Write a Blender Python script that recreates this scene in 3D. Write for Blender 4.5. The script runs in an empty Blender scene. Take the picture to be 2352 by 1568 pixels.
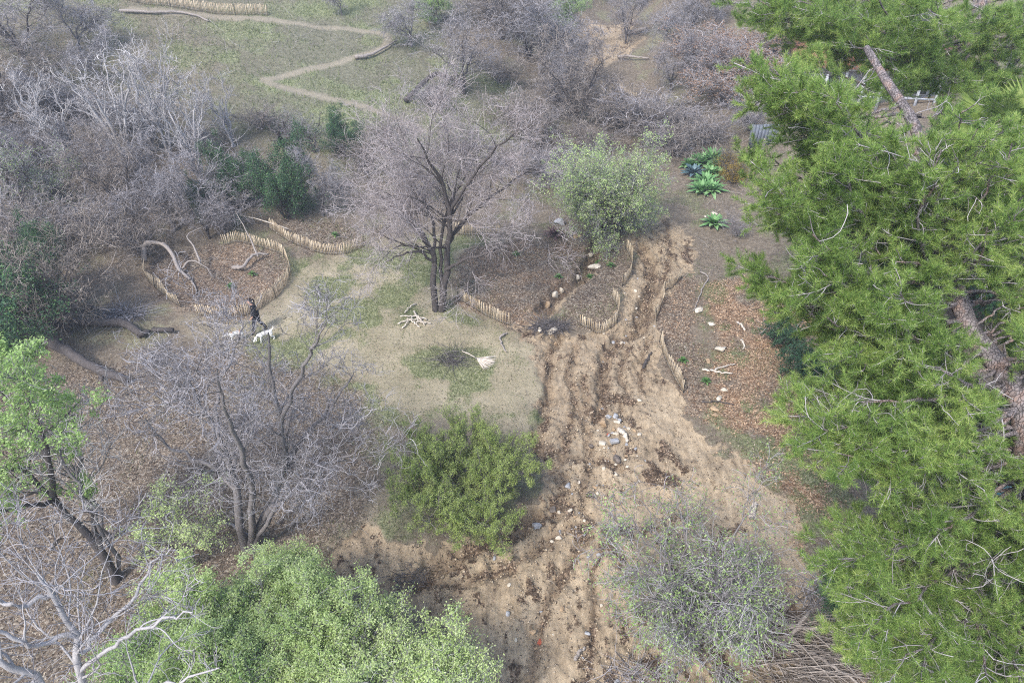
import bpy, math, random
import numpy as np
from math import radians as RA
C = bpy.context.scene.collection
scene = bpy.context.scene
# ---------------------------------------------------------------- camera, sky, sun
CH, PITCH, FL = 19.0, RA(35), 1680.0          # camera height, downward pitch, focal length in 2352-px photo widths
cam = bpy.data.cameras.new('camera'); cam.lens = 36*FL/2352; cam.sensor_width = 36; cam.clip_end = 1500; cam.clip_start = .1
camo = bpy.data.objects.new('camera', cam); C.objects.link(camo)
camo.location = (0, 0, CH); camo.rotation_euler = (RA(90)-PITCH, 0, 0); scene.camera = camo
w = bpy.data.worlds.new('World'); scene.world = w; w.use_nodes = True
nt = w.node_tree; bg = nt.nodes['Background']; sky = nt.nodes.new('ShaderNodeTexSky')
SUN_EL, SUN_AZ = 48, 215                        # sun azimuth measured clockwise from +Y
sky.sky_type = 'NISHITA'; sky.sun_disc = False; sky.sun_elevation = RA(SUN_EL); sky.sun_rotation = RA(SUN_AZ)
sky.air_density = 1.0; sky.dust_density = 2.0; sky.ozone_density = 1.0
nt.links.new(sky.outputs[0], bg.inputs[0]); bg.inputs[1].default_value = 0.15
sl = bpy.data.lights.new('sun', 'SUN'); sl.energy = 2.0; sl.angle = RA(9); sl.color = (1, .965, .92)
so = bpy.data.objects.new('sun', sl); C.objects.link(so); so.rotation_euler = (RA(90-SUN_EL), 0, RA(-SUN_AZ)+math.pi)
scene.view_settings.view_transform = 'Standard'; scene.view_settings.look = 'None'
scene.view_settings.exposure = 1.36; scene.view_settings.gamma = 1
scene.render.engine = 'CYCLES'
cy = scene.cycles; cy.max_bounces = 5; cy.diffuse_bounces = 3; cy.glossy_bounces = 1; cy.transmission_bounces = 2
cy.use_denoising = False; cy.pixel_filter_type = 'BLACKMAN_HARRIS'; cy.filter_width = 1.1
# ---------------------------------------------------------------- numpy helpers
def rsd(s): return np.random.RandomState(s)
def nrm(a): return a/np.maximum(np.linalg.norm(a, axis=-1, keepdims=True), 1e-9)
def hsh(i, j, s):
    h = (i.astype(np.int64)*374761393 + j.astype(np.int64)*668265263 + s*982451653) & 0xffffffff
    h = ((h ^ (h >> 13))*1274126177) & 0xffffffff
    return ((h ^ (h >> 16)) & 0xffff)/65535.0
def vn(x, y, s=0):
    i = np.floor(x); j = np.floor(y); a = x-i; b = y-j; a = a*a*(3-2*a); b = b*b*(3-2*b)
    return (hsh(i, j, s)*(1-a)+hsh(i+1, j, s)*a)*(1-b) + (hsh(i, j+1, s)*(1-a)+hsh(i+1, j+1, s)*a)*b
def fbm(x, y, s=0, o=4):
    r = 0; a = .5; t = 0
    for k in range(o):
        r = r+a*vn(x*2**k+k*17.3, y*2**k-k*9.1, s+k); t += a; a *= .5
    return r/t
def sp(x, w): return w*np.logaddexp(0, x/w)
def sst(a, b, x):
    t = np.clip((x-a)/(b-a), 0, 1); return t*t*(3-2*t)
# ---------------------------------------------------------------- terrain
def zbase(x, y):
    x = np.asarray(x, float); y = np.asarray(y, float)
    ax = 1.0+.1*y
    l = sp(ax-x, 3.0)
    s = .9*y+.42*l-46
    r = sp(x-ax-9, 2.0)
    return .33*sp(s, 4)*(1-.62*np.exp(-((x-ax-1)/7)**2)) + .22*np.minimum(r, 14) + .012*np.maximum(y-10, 0)
FW = np.array([0, math.cos(PITCH), -math.sin(PITCH)]); UP = np.array([0, math.sin(PITCH), math.cos(PITCH)]); RT = np.array([1., 0, 0])
CP = np.array([0, 0, CH])
def P(u, v, d): return CP+FW*d+RT*((u-1176)/FL*d)+UP*((784-v)/FL*d)   # point at forward depth d behind photo pixel (u, v)
_T = np.concatenate([np.arange(8, 60, .1), np.arange(60, 220, .25)])
def G(u, v):                                                          # ground point seen at photo pixel (u, v)
    d = FW+RT*((u-1176)/FL)+UP*((784-v)/FL)
    q = CP+d*_T[:, None]; f = q[:, 2]-zbase(q[:, 0], q[:, 1]); k = np.nonzero(f < 0)[0]
    if len(k) == 0 or k[0] == 0: return q[-1]
    k = k[0]; a = f[k-1]/(f[k-1]-f[k]); return q[k-1]*(1-a)+q[k]*a
def resamp(pts, K):
    pts = np.asarray(pts, float); n_ = len(pts)
    if n_ == 2: t = np.linspace(0, 1, K)[:, None]; return pts[0]*(1-t)+pts[1]*t
    q = np.vstack([2*pts[0]-pts[1], pts, 2*pts[-1]-pts[-2]]); out = []
    for s in np.linspace(0, n_-1, K):
        i = min(int(s), n_-2); t = s-i; a, b_, c_, d_ = q[i], q[i+1], q[i+2], q[i+3]
        out.append(.5*((2*b_)+(c_-a)*t+(2*a-5*b_+4*c_-d_)*t*t+(3*b_-a-3*c_+d_)*t**3))
    return np.array(out)
def GL(pts): return np.array([G(*p)[:2] for p in pts])
def pl_dist(x, y, L):
    d = np.full(x.shape, 1e9)
    for a, b in zip(L[:-1], L[1:]):
        ab = b-a; t = np.clip(((x-a[0])*ab[0]+(y-a[1])*ab[1])/(ab@ab+1e-9), 0, 1)
        d = np.minimum(d, np.hypot(x-a[0]-t*ab[0], y-a[1]-t*ab[1]))
    return d
def pg_in(x, y, L):
    c = np.zeros(x.shape, bool); n = len(L)
    for i in range(n):
        x1, y1 = L[i]; x2, y2 = L[(i+1) % n]
        if y1 == y2: continue
        c ^= ((y1 > y) != (y2 > y)) & (x < (x2-x1)*(y-y1)/(y2-y1)+x1)
    return c
def pg(x, y, L, soft):                                                 # soft inside mask of a ground polygon
    d = pl_dist(x, y, np.vstack([L, L[:1]])); s = np.where(pg_in(x, y, L), d, -d)
    return sst(-soft, soft, s)
MUD = GL([(1485,485),(1530,490),(1582,530),(1590,620),(1560,640),(1520,690),(1508,745),(1520,850),(1572,930),(1610,1000),(1700,1060),(1770,1120),(1830,1200),(1870,1290),(1930,1380),(1900,1450),(1800,1560),(1400,1640),(1080,1600),(1020,1420),(850,1380),(715,1310),(780,1232),(850,1200),(900,1240),(1000,1262),(1100,1250),(1190,1190),(1235,1100),(1215,1010),(1248,920),(1235,820),(1185,775),(1178,745),(1250,725),(1300,660),(1330,640),(1345,600),(1375,560),(1400,560),(1360,620),(1290,700),(1240,740),(1330,765),(1410,755),(1425,700),(1440,640),(1470,600),(1450,560),(1440,530)])
MEAD = GL([(680,600),(760,600),(860,560),(960,540),(1080,560),(1040,660),(1060,700),(1170,755),(1240,800),(1255,920),(1215,1000),(930,960),(880,1000),(890,1230),(840,1210),(870,1100),(870,950),(800,860),(700,850),(560,800),(440,740),(520,745),(620,715),(670,650)])
RING = GL([(455,728),(567,728),(600,706),(655,658),(670,622),(655,593),(617,574),(567,560),(511,562),(440,570),(350,590),(330,623),(353,661),(417,708)])
BED2 = GL([(617,523),(653,549),(700,571),(750,585),(800,580),(840,560),(830,520),(740,500),(650,500)])
BED3 = GL([(1050,683),(1118,726),(1173,749),(1245,722),(1290,660),(1330,620),(1340,560),(1270,540),(1160,560),(1080,560),(1040,600)])
BED4 = GL([(1345,610),(1385,560),(1436,572),(1451,610),(1428,661),(1406,689),(1418,730),(1378,757),(1331,745),(1280,735),(1300,690)])
BED5 = GL([(1515,782),(1551,876),(1580,940),(1640,940),(1600,760),(1600,640),(1560,640),(1524,676),(1508,737)])
SLOPE = GL([(1620,660),(1760,640),(1900,700),(1950,900),(1950,1250),(1870,1290),(1790,1130),(1700,1050),(1640,960),(1650,800)])
RED = GL([(2000,1200),(2352,1180),(2452,1568),(2100,1640),(1950,1500)])
FLOOR = GL([(-60,880),(280,820),(560,800),(790,870),(880,1000),(850,1200),(780,1235),(715,1310),(600,1500),(-60,1640)])
HILL = GL([(-200,-30),(1000,-20),(1000,120),(1180,200),(1230,330),(900,400),(560,330),(250,250),(-200,120)])
SANDT = GL([(1290,20),(1460,40),(1480,90),(1380,160),(1340,130),(1330,80)])
PATHS = [resamp(a_, 60) for a_ in (GL([(300,20),(500,38),(620,48),(700,58),(800,68),(875,80),(893,95),(860,120),(780,145),(690,165),(605,183)]), GL([(605,183),(630,197),(690,215),(780,235),(850,250),(900,265),(970,300)]))]
CHN = [(GL([(1375,555),(1352,600),(1332,640),(1292,662),(1264,690),(1250,712)]), .42, .55), (GL([(1285,765),(1264,800),(1262,850),(1258,900),(1255,940),(1238,985),(1222,1030)]), .22, .22),
       (GL([(1470,560),(1490,600),(1498,650),(1480,700),(1466,742),(1425,770),(1400,800),(1390,830),(1388,870),(1380,930),(1370,960)]), .30, .30),
       (GL([(1225,1180),(1180,1215),(1130,1240),(1080,1262),(1000,1290),(960,1330)]), .35, .28), (GL([(1335,40),(1348,65),(1362,90),(1352,118),(1330,150)]), .9, .9),
       (GL([(1480,690),(1500,720),(1462,760)]), .3, .3), (GL([(1270,1180),(1300,1110),(1260,1050),(1240,1000)]), .3, .16),
       (GL([(1320,790),(1312,860),(1322,930),(1300,1000),(1288,1060)]), .16, .12), (GL([(1440,790),(1428,850),(1440,910),(1432,960)]), .14, .12), (GL([(1345,860),(1340,960),(1362,1050),(1340,1130),(1350,1200),(1300,1290),(1250,1400),(1215,1560)]), .18, .12),
       (GL([(960,1330),(1060,1335),(1160,1300),(1240,1245),(1330,1200)]), .2, .14), (GL([(1240,1030),(1300,1045),(1380,1050),(1430,1075)]), .2, .12), (GL([(1490,770),(1470,830),(1480,900)]), .14, .12), (GL([(1380,1230),(1360,1330),(1370,1450),(1340,1560)]), .14, .10), (GL([(1530,500),(1540,560),(1530,620),(1500,680)]), .16, .12)]
def masks(x, y):
    x = np.asarray(x, float); y = np.asarray(y, float)
    wx = x+(fbm(x*1.1, y*1.1, 3)-.5)*1.5+(fbm(x*4, y*4, 5, 3)-.5)*.4; wy = y+(fbm(x*1.1, y*1.1, 4)-.5)*1.5+(fbm(x*4, y*4, 6, 3)-.5)*.4
    m = {}
    m['mud'] = np.maximum(pg(wx, wy, MUD, .22), pg(wx, wy, SANDT, .8))
    m['mead'] = pg(wx, wy, MEAD, 1.1)
    m['lit'] = np.maximum.reduce([pg(wx, wy, RING, .2), pg(wx, wy, BED2, .2), pg(wx, wy, BED3, .3), pg(wx, wy, BED4, .3), pg(wx, wy, BED5, .3), .9*pg(wx, wy, FLOOR, 1.0), .6*pg(wx, wy, SLOPE, .5), pg(wx, wy, RED, .5)])
    m['lit'] = np.maximum(m['lit'], .55*sst(-16, -24, x)*sst(70, 50, y))
    m['org'] = np.maximum.reduce([.85*pg(wx, wy, SLOPE, .6), .5*pg(wx, wy, BED3, .6), .35*pg(wx, wy, RING, .8), pg(wx, wy, RED, .4), .2*pg(wx, wy, BED5, .4)])*sst(.25, .6, fbm(x*.8, y*.8, 21))*1.2
    m['hill'] = pg(wx, wy, HILL, 3)
    g = fbm(x*.55, y*.55, 11, 4)
    m['grs'] = np.clip(m['mead']*sst(.46, .68, g)*.75 + m['hill']*sst(.42, .7, fbm(x*.25, y*.4, 12, 4))*.75 + .55*sst(.46, .7, g)*(1-m['mud']), 0, 1)
    m['grs'] = np.maximum(m['grs'], pg(x, y, GL_G1, .6)*sst(.35, .6, g))
    m['grs'] = np.maximum(m['grs'], 1.8*sst(.50, .62, fbm(x*.9, y*.9, 31))*pg(wx, wy, SLOPE, 1.2))*(1-.9*m['mud'])*(1-.6*m['lit'])
    qx = x+(wx-x)*.22; qy = y+(wy-y)*.22; pd = np.minimum(pl_dist(qx, qy, PATHS[0]), pl_dist(qx, qy, PATHS[1]))
    m['path'] = sst(.42, .2, pd)
    m['grs'] *= 1-m['path']
    e = np.zeros(x.shape)
    for L, wd, dp in CHN[:4]+CHN[5:]: e = np.maximum(e, sst(1.3, .1, pl_dist(x+(wx-x)*.4, y+(wy-y)*.4, L)/(wd*1.3))*.8)
    m['wet'] = e
    m['damp'] = np.clip(m['mud']*sst(17.5, 23, y+(fbm(x*.5, y*.5, 91)-.5)*7)+.8*m['mud']*sst(.52, .64, fbm(x*.8+.5*y, y*.5, 92, 4)), 0, 1)
    m['mulch'] = m['mud']*np.maximum(sst(.58, .68, fbm(x*2.4+y*.6, y*1.3, 41, 5))*sst(.42, .6, fbm(x*.5, y*.35, 44)), .8*sst(.60, .70, fbm(x*6, y*4, 42, 4))*sst(.45, .6, fbm(x*.6+9, y*.5, 45)))
    ln = pg(wx, wy, LANE, .5); m['mulch'] = np.maximum(m['mulch'], m['mud']*m['wet']*.85*sst(.47, .58, fbm(x*3, y*2, 93, 4)))*(1-.85*ln); m['lane'] = ln; m['damp'] = m['damp']*(1-ln)
    return m
LANE = GL([(1600,985),(1700,1050),(1770,1110),(1830,1195),(1880,1300),(1900,1400),(1800,1400),(1720,1230),(1640,1090),(1540,990),(1480,900),(1540,880)])
GL_G1 = GL([(930,690),(1050,700),(1170,770),(1120,830),(980,850),(900,740)])
def zf(x, y, m=None):
    x = np.asarray(x, float); y = np.asarray(y, float)
    if m is None: m = masks(x, y)
    z = zbase(x, y)+(fbm(x*.35, y*.35, 51, 3)-.5)*.35*(1-.6*m['mead'])+(fbm(x*1.7, y*1.7, 52, 3)-.5)*.10*(1-.5*m['mead'])
    rd = np.abs(fbm(x*2.6+.7*y, y*.8, 53, 4)-.5)*2
    z = z-.10*m['mud']+m['mud']*(.20*(np.minimum(rd, .16)-.1))
    z = z+m['mud']*.07*(sst(.47, .52, fbm(x*1.7+.4*y, y*.9, 54, 5))+.7*sst(.52, .56, fbm(x*3.4, y*2.1, 58, 4))-.8)*(1-.8*m['lane'])+(fbm(x*7, y*7, 55, 4)-.5)*.05*(.6+m['mud']*(1.6-1.3*m['lane']))
    for L, wd, dp in CHN:
        q = pl_dist(x+(fbm(x*1.5, y*1.5, 56)-.5)*.6, y+(fbm(x*1.5, y*1.5, 57)-.5)*.6, L)
        z = z-dp*sst(wd*1.25, wd*.55, q)
    return z+m['mulch']*.05
def gz(x, y): return float(zf(np.array([x]), np.array([y]))[0])
def gp(u, v, dz=0): p = G(u, v); return np.array([p[0], p[1], gz(p[0], p[1])+dz])
# ---------------------------------------------------------------- object helpers
def mk(name, V, F, mat=None, parent=None, smooth=True):
    me = bpy.data.meshes.new(name); V = np.asarray(V, np.float32); F = np.asarray(F, np.int32); k = F.shape[1]
    me.vertices.add(len(V)); me.vertices.foreach_set('co', V.ravel())
    me.loops.add(F.size); me.loops.foreach_set('vertex_index', F.ravel())
    me.polygons.add(len(F)); me.polygons.foreach_set('loop_start', np.arange(0, F.size, k, dtype=np.int32))
    try: me.polygons.foreach_set('loop_total', np.full(len(F), k, np.int32))
    except Exception: pass
    if smooth: me.polygons.foreach_set('use_smooth', np.ones(len(F), bool))
    me.update(calc_edges=True)
    if mat: me.materials.append(mat)
    o = bpy.data.objects.new(name, me); C.objects.link(o)
    if parent: o.parent = parent
    return o
def tag(o, label, cat, group=None, kind=None):
    if label: o['label'] = label
    if cat: o['category'] = cat
    if group: o['group'] = group
    if kind: o['kind'] = kind
    return o
def emp(name, label, cat, loc=(0, 0, 0), rz=0, group=None):
    o = bpy.data.objects.new(name, None); C.objects.link(o); o.location = tuple(loc); o.rotation_euler = (0, 0, rz); o.empty_display_size = .2
    return tag(o, label, cat, group)
def dup(root, label, loc, rz=0, sc=(1, 1, 1), group=None, skip=()):
    r = root.copy(); C.objects.link(r); r.location = tuple(loc); r.rotation_euler = (0, 0, rz); r.scale = sc
    r['label'] = label
    if group: r['group'] = group
    for ch in list(root.children):
        if ch.name.split('.')[0] in skip: continue
        c = ch.copy(); C.objects.link(c); c.parent = r
    return r
# ---------------------------------------------------------------- materials
def mat(name, rough=.85, spec=.2):
    m = bpy.data.materials.new(name); m.use_nodes = True; n = m.node_tree; b = n.nodes['Principled BSDF']
    b.inputs['Roughness'].default_value = rough; b.inputs['Specular IOR Level'].default_value = spec
    return m, n, b
def nn(n, t, **k):
    x = n.nodes.new(t)
    for a, v in k.items(): setattr(x, a, v)
    return x
def crd(n):
    g = nn(n, 'ShaderNodeNewGeometry'); return g.outputs['Position']
def noise(n, sc, det=3, vec=None, rough=.55):
    x = nn(n, 'ShaderNodeTexNoise'); x.inputs['Scale'].default_value = sc; x.inputs['Detail'].default_value = det; x.inputs['Roughness'].default_value = rough
    if vec: n.links.new(vec, x.inputs['Vector'])
    return x.outputs['Fac']
def ramp(n, fac, stops):
    r = nn(n, 'ShaderNodeValToRGB'); e = r.color_ramp.elements
    e[0].position = stops[0][0]; e[0].color = (*stops[0][1], 1); e[1].position = stops[-1][0]; e[1].color = (*stops[-1][1], 1)
    for p, c in stops[1:-1]:
        q = e.new(p); q.color = (*c, 1)
    n.links.new(fac, r.inputs[0]); return r.outputs[0]
def mix(n, fac, a, b, bt='MIX'):
    x = nn(n, 'ShaderNodeMix', data_type='RGBA', blend_type=bt)
    for s, v in ((x.inputs[0], fac), (x.inputs[6], a), (x.inputs[7], b)):
        if isinstance(v, (int, float)): s.default_value = v
        elif isinstance(v, tuple): s.default_value = (*v, 1)
        else: n.links.new(v, s)
    return x.outputs[2]
def mth(n, op, a, b=0.0):
    x = nn(n, 'ShaderNodeMath', operation=op)
    for s, v in ((x.inputs[0], a), (x.inputs[1], b)):
        if isinstance(v, (int, float)): s.default_value = v
        else: n.links.new(v, s)
    return x.outputs[0]
def bump(n, b, h, st, dist=.05):
    x = nn(n, 'ShaderNodeBump'); x.inputs['Strength'].default_value = st; x.inputs['Distance'].default_value = dist
    n.links.new(h, x.inputs['Height']); n.links.new(x.outputs[0], b.inputs['Normal'])
def simple(name, c1, c2, sc=8, rough=.85, det=4, bmp=0, spec=.2, obj=True):
    m, n, b = mat(name, rough, spec)
    v = nn(n, 'ShaderNodeTexCoord').outputs['Object'] if obj else crd(n)
    f = noise(n, sc, det, v); n.links.new(ramp(n, f, [(.32, c1), (.68, c2)]), b.inputs['Base Color'])
    if bmp: bump(n, b, f, bmp, .03)
    return m
def barkm(name, c1, c2, sc=10):
    m, n, b = mat(name, .9, .15); tc = nn(n, 'ShaderNodeTexCoord').outputs['Object']
    mp = nn(n, 'ShaderNodeMapping'); mp.inputs['Scale'].default_value = (1, 1, .3); n.links.new(tc, mp.inputs[0])
    f = noise(n, sc*2, 5, mp.outputs[0], .65); g = noise(n, 1.3, 2, tc)
    c = ramp(n, f, [(.3, c1), (.7, c2)]); c = mix(n, mth(n, 'MULTIPLY', g, .6), c, tuple(.5*(a+d) for a, d in zip(c1, c2)))
    n.links.new(c, b.inputs['Base Color']); bump(n, b, f, .5, .03); return m
def twigm(name, c1, c2):
    m, n, b = mat(name, .8, .2); g = nn(n, 'ShaderNodeNewGeometry')
    n.links.new(ramp(n, g.outputs['Random Per Island'], [(0, c1), (1, c2)]), b.inputs['Base Color']); return m
def leafm(name, cols, sc=1.2, tr=.35):
    m, n, b = mat(name, .5, .3); g = nn(n, 'ShaderNodeNewGeometry')
    f = noise(n, sc, 3, nn(n, 'ShaderNodeTexCoord').outputs['Object'])
    k = mth(n, 'ADD', mth(n, 'MULTIPLY', g.outputs['Random Per Island'], .55), mth(n, 'MULTIPLY', mth(n, 'SUBTRACT', f, .28), 1.0))
    c = ramp(n, k, [(i/(len(cols)-1), q) for i, q in enumerate(cols)])
    n.links.new(c, b.inputs['Base Color'])
    t = nn(n, 'ShaderNodeBsdfTranslucent'); n.links.new(c, t.inputs[0])
    s = nn(n, 'ShaderNodeMixShader'); s.inputs[0].default_value = tr
    n.links.new(b.outputs[0], s.inputs[1]); n.links.new(t.outputs[0], s.inputs[2]); n.links.new(s.outputs[0], n.nodes['Material Output'].inputs[0]); return m
M = {}
M['bark_grey'] = barkm('grey bark', (.10, .09, .085), (.27, .25, .25))
M['bark_dark'] = barkm('dark bark', (.035, .03, .03), (.13, .115, .11))
M['bark_pale'] = barkm('pale bark', (.26, .25, .25), (.48, .46, .46))
M['bark_pine'] = barkm('pine bark', (.07, .055, .05), (.30, .25, .235), 9)
m_, n, b = mat('pine plate bark', .9, .15); tc = nn(n, 'ShaderNodeTexCoord').outputs['Object']
vx = nn(n, 'ShaderNodeTexVoronoi', feature='DISTANCE_TO_EDGE'); vx.inputs['Scale'].default_value = 21; mp = nn(n, 'ShaderNodeMapping'); mp.inputs['Scale'].default_value = (1, 1, .45); dn = nn(n, 'ShaderNodeTexNoise'); dn.inputs['Scale'].default_value = 5; dn.inputs['Detail'].default_value = 4; n.links.new(tc, dn.inputs[0]); n.links.new(mix(n, .12, tc, dn.outputs['Color']), mp.inputs[0]); n.links.new(mp.outputs[0], vx.inputs['Vector'])
pc = ramp(n, noise(n, 4, 4, tc), [(.35, (.11, .10, .10)), (.5, (.24, .21, .21)), (.65, (.28, .20, .17))]); pe = ramp(n, vx.outputs['Distance'], [(.0, (.35, .35, .35)), (.12, (1, 1, 1))])
n.links.new(mix(n, pe, (.045, .035, .032), pc), b.inputs['Base Color']); bump(n, b, pe, .8, .03); M['bark_pine'] = m_
M['twig_lav'] = twigm('lavender grey twigs', (.09, .08, .08), (.46, .43, .44))
M['twig_brown'] = twigm('brown grey twigs', (.08, .062, .05), (.40, .35, .31))
M['twig_grey'] = twigm('grey twigs', (.10, .09, .092), (.46, .44, .46))
M['twig_pale'] = twigm('pale twigs', (.24, .22, .22), (.58, .56, .56))
M['twig_pink'] = twigm('pinkish twigs', (.18, .15, .15), (.54, .49, .49))
M['twig_dark'] = twigm('dark twigs', (.05, .045, .045), (.20, .18, .18))
M['leaf_spring'] = leafm('fresh green leaves', [(.18, .30, .08), (.36, .52, .18), (.56, .68, .32)], tr=.45)
M['leaf_pale'] = leafm('pale grey green leaves', [(.32, .44, .13), (.57, .70, .30), (.78, .84, .50)], tr=.5)
M['leaf_mid'] = leafm('mid green leaves', [(.05, .12, .03), (.12, .24, .07), (.22, .38, .12)])
M['leaf_dark'] = leafm('dark glossy leaves', [(.015, .04, .018), (.035, .09, .04), (.09, .18, .08)], tr=.15)
M['leaf_brush'] = leafm('yellow green brush leaves', [(.15, .22, .05), (.36, .46, .13), (.62, .68, .28)], 1.6, .45)
M['leaf_rust'] = leafm('dry tan leaves', [(.20, .11, .06), (.36, .23, .15), (.5, .36, .25)])
M['leaf_palm'] = leafm('palm fronds', [(.06, .10, .02), (.16, .24, .05), (.32, .38, .12)])
M['needle'] = leafm('pine needles', [(.045, .10, .025), (.24, .38, .09), (.66, .74, .26)], .9, .5)
M['picket'] = twigm('weathered picket wood', (.26, .20, .13), (.60, .50, .36))
M['stake'] = simple('dark steel stake', (.02, .02, .02), (.05, .05, .045), 8, .6)
M['wire'] = simple('galvanised wire', (.25, .25, .25), (.4, .4, .4), 8, .4)
M['rock_pale'] = simple('pale sandstone', (.42, .36, .28), (.68, .62, .52), 4, .9, 5, .4)
M['rock_tan'] = simple('tan rock', (.26, .18, .11), (.46, .34, .22), 4, .9, 5, .4)
M['rock_grey'] = simple('grey rock', (.22, .22, .23), (.45, .46, .48), 5, .9, 5, .4)
M['rock_dark'] = simple('dark rock', (.08, .065, .055), (.2, .17, .15), 5, .9, 5, .4)
M['brick'] = simple('red brick', (.3, .07, .04), (.5, .14, .08), 9)
M['wood_dead'] = barkm('dead wood', (.16, .13, .11), (.42, .38, .35))
M['wood_pale'] = simple('bleached wood', (.40, .34, .28), (.66, .60, .52), 8)
# ---------------------------------------------------------------- ground
def spaced(segs):
    out = [segs[0][0]]
    for a, b, s in segs:
        n = max(1, int(round((b-a)/s))); out += list(np.linspace(a, b, n+1)[1:])
    return np.array(out)
XS = spaced([(-220, -60, 6), (-60, -30, .6), (-30, -16, .16), (-16, 20, .075), (20, 34, .25), (34, 70, 1.2), (70, 220, 8)])
YS = spaced([(-80, 4, 4), (4, 9, .3), (9, 34, .075), (34, 48, .12), (48, 80, .25), (80, 120, 1), (120, 260, 8)])
gx, gy = np.meshgrid(XS, YS); gx = gx.ravel(); gy = gy.ravel(); gm = masks(gx, gy); gzv = zf(gx, gy, gm)
nx, ny = len(XS), len(YS); ii = (np.arange(ny-1)[:, None]*nx+np.arange(nx-1)[None]).ravel()
ground = mk('ground', np.stack([gx, gy, gzv], 1), np.stack([ii, ii+1, ii+nx+1, ii+nx], 1)); ground['kind'] = 'structure'
for nm, ks in (('mA', ('mud', 'lit', 'grs', 'path')), ('mB', ('org', 'wet', 'mead', 'hill')), ('mC', ('mulch', 'damp', 'mulch', 'mulch'))):
    at = ground.data.attributes.new(nm, 'FLOAT_COLOR', 'POINT')
    at.data.foreach_set('color', np.clip(np.stack([gm[k] for k in ks], 1), 0, 1).astype(np.float32).ravel())
m, n, b = mat('soil, sand, litter and grass', .95, .1)
def att(nm):
    a = nn(n, 'ShaderNodeAttribute', attribute_name=nm); s = nn(n, 'ShaderNodeSeparateColor'); n.links.new(a.outputs['Color'], s.inputs[0])
    return s.outputs[0], s.outputs[1], s.outputs[2], a.outputs['Alpha']
mud, lit, grs, path = att('mA'); org, wet, mead, hill = att('mB'); mulch, damp = att('mC')[:2]
pos = crd(n)
def voro(sc, stretch=None):
    x = nn(n, 'ShaderNodeTexVoronoi'); x.inputs['Scale'].default_value = sc; v = pos
    if stretch:
        nz = nn(n, 'ShaderNodeTexNoise'); nz.inputs['Scale'].default_value = 9; n.links.new(pos, nz.inputs[0])
        v = mix(n, .05, pos, nz.outputs['Color'])
    n.links.new(v, x.inputs['Vector']); s = nn(n, 'ShaderNodeSeparateColor'); n.links.new(x.outputs['Color'], s.inputs[0]); return s.outputs[0], s.outputs[1], x.outputs['Distance']
f1 = noise(n, .6, 5, pos, .6); f2 = noise(n, 5, 5, pos, .65); f3 = noise(n, 22, 4, pos, .7)
v1, v1b, vd = voro(17, 1); v2, v2b, vd2 = voro(7, 1)
def sel(f, lo, hi):
    x = nn(n, 'ShaderNodeMapRange', interpolation_type='SMOOTHSTEP'); x.inputs[1].default_value = lo; x.inputs[2].default_value = hi
    n.links.new(f, x.inputs[0]); return x.outputs[0]
soil = ramp(n, mth(n, 'ADD', mth(n, 'MULTIPLY', f2, .5), mth(n, 'MULTIPLY', f3, .5)), [(.3, (.075, .058, .042)), (.5, (.17, .14, .105)), (.7, (.30, .255, .20))])
meadc = ramp(n, mth(n, 'ADD', mth(n, 'MULTIPLY', f1, .5), mth(n, 'MULTIPLY', f3, .5)), [(.3, (.18, .155, .10)), (.5, (.31, .27, .185)), (.7, (.44, .38, .275))])
smp = nn(n, 'ShaderNodeMapping'); smp.inputs['Scale'].default_value = (1, .22, 1); smp.inputs['Rotation'].default_value = (0, 0, .15); n.links.new(pos, smp.inputs[0]); f4 = noise(n, 7, 6, smp.outputs[0], .7)
mudc = ramp(n, mth(n, 'ADD', mth(n, 'MULTIPLY', f4, .6), mth(n, 'MULTIPLY', f1, .4)), [(.32, (.15, .115, .08)), (.45, (.32, .25, .17)), (.68, (.52, .42, .295))])
mudc = mix(n, mth(n, 'MULTIPLY', damp, .5), mudc, ramp(n, f4, [(.3, (.15, .112, .075)), (.7, (.38, .30, .21))]))
litc = ramp(n, v1, [(0, (.06, .045, .035)), (.35, (.14, .105, .078)), (.6, (.22, .175, .13)), (.85, (.36, .30, .235)), (1, (.52, .47, .39))])
litc = mix(n, .35, litc, ramp(n, f2, [(.3, (.07, .05, .04)), (.7, (.24, .18, .13))]))
orgc = ramp(n, mth(n, 'ADD', mth(n, 'MULTIPLY', v1, .5), mth(n, 'MULTIPLY', f3, .5)), [(.2, (.13, .075, .045)), (.5, (.31, .195, .12)), (.8, (.50, .37, .25))])
grsc = ramp(n, mth(n, 'ADD', mth(n, 'MULTIPLY', v1b, .45), mth(n, 'MULTIPLY', f3, .55)), [(.2, (.08, .10, .045)), (.5, (.19, .22, .11)), (.8, (.36, .37, .21))])
hillc = ramp(n, mth(n, 'ADD', mth(n, 'MULTIPLY', f2, .5), mth(n, 'MULTIPLY', f3, .5)), [(.3, (.07, .065, .042)), (.5, (.15, .145, .10)), (.7, (.28, .27, .20))])
c = mix(n, hill, soil, hillc); c = mix(n, mead, c, meadc)
c = mix(n, lit, c, litc); c = mix(n, org, c, orgc)
gf = sel(mth(n, 'ADD', grs, mth(n, 'MULTIPLY', mth(n, 'SUBTRACT', f2, .5), 1.1)), .15, 1.05); c = mix(n, mth(n, 'MULTIPLY', gf, .75), c, grsc)
c = mix(n, sel(mth(n, 'ADD', mud, mth(n, 'MULTIPLY', mth(n, 'SUBTRACT', f3, .5), .5)), .35, .6), c, mudc)
c = mix(n, mth(n, 'MULTIPLY', path, .7), c, mix(n, f3, (.22, .19, .14), (.38, .33, .26)))
c = mix(n, mth(n, 'MULTIPLY', wet, .75), c, mix(n, f3, (.09, .062, .042), (.25, .18, .12)))
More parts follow.
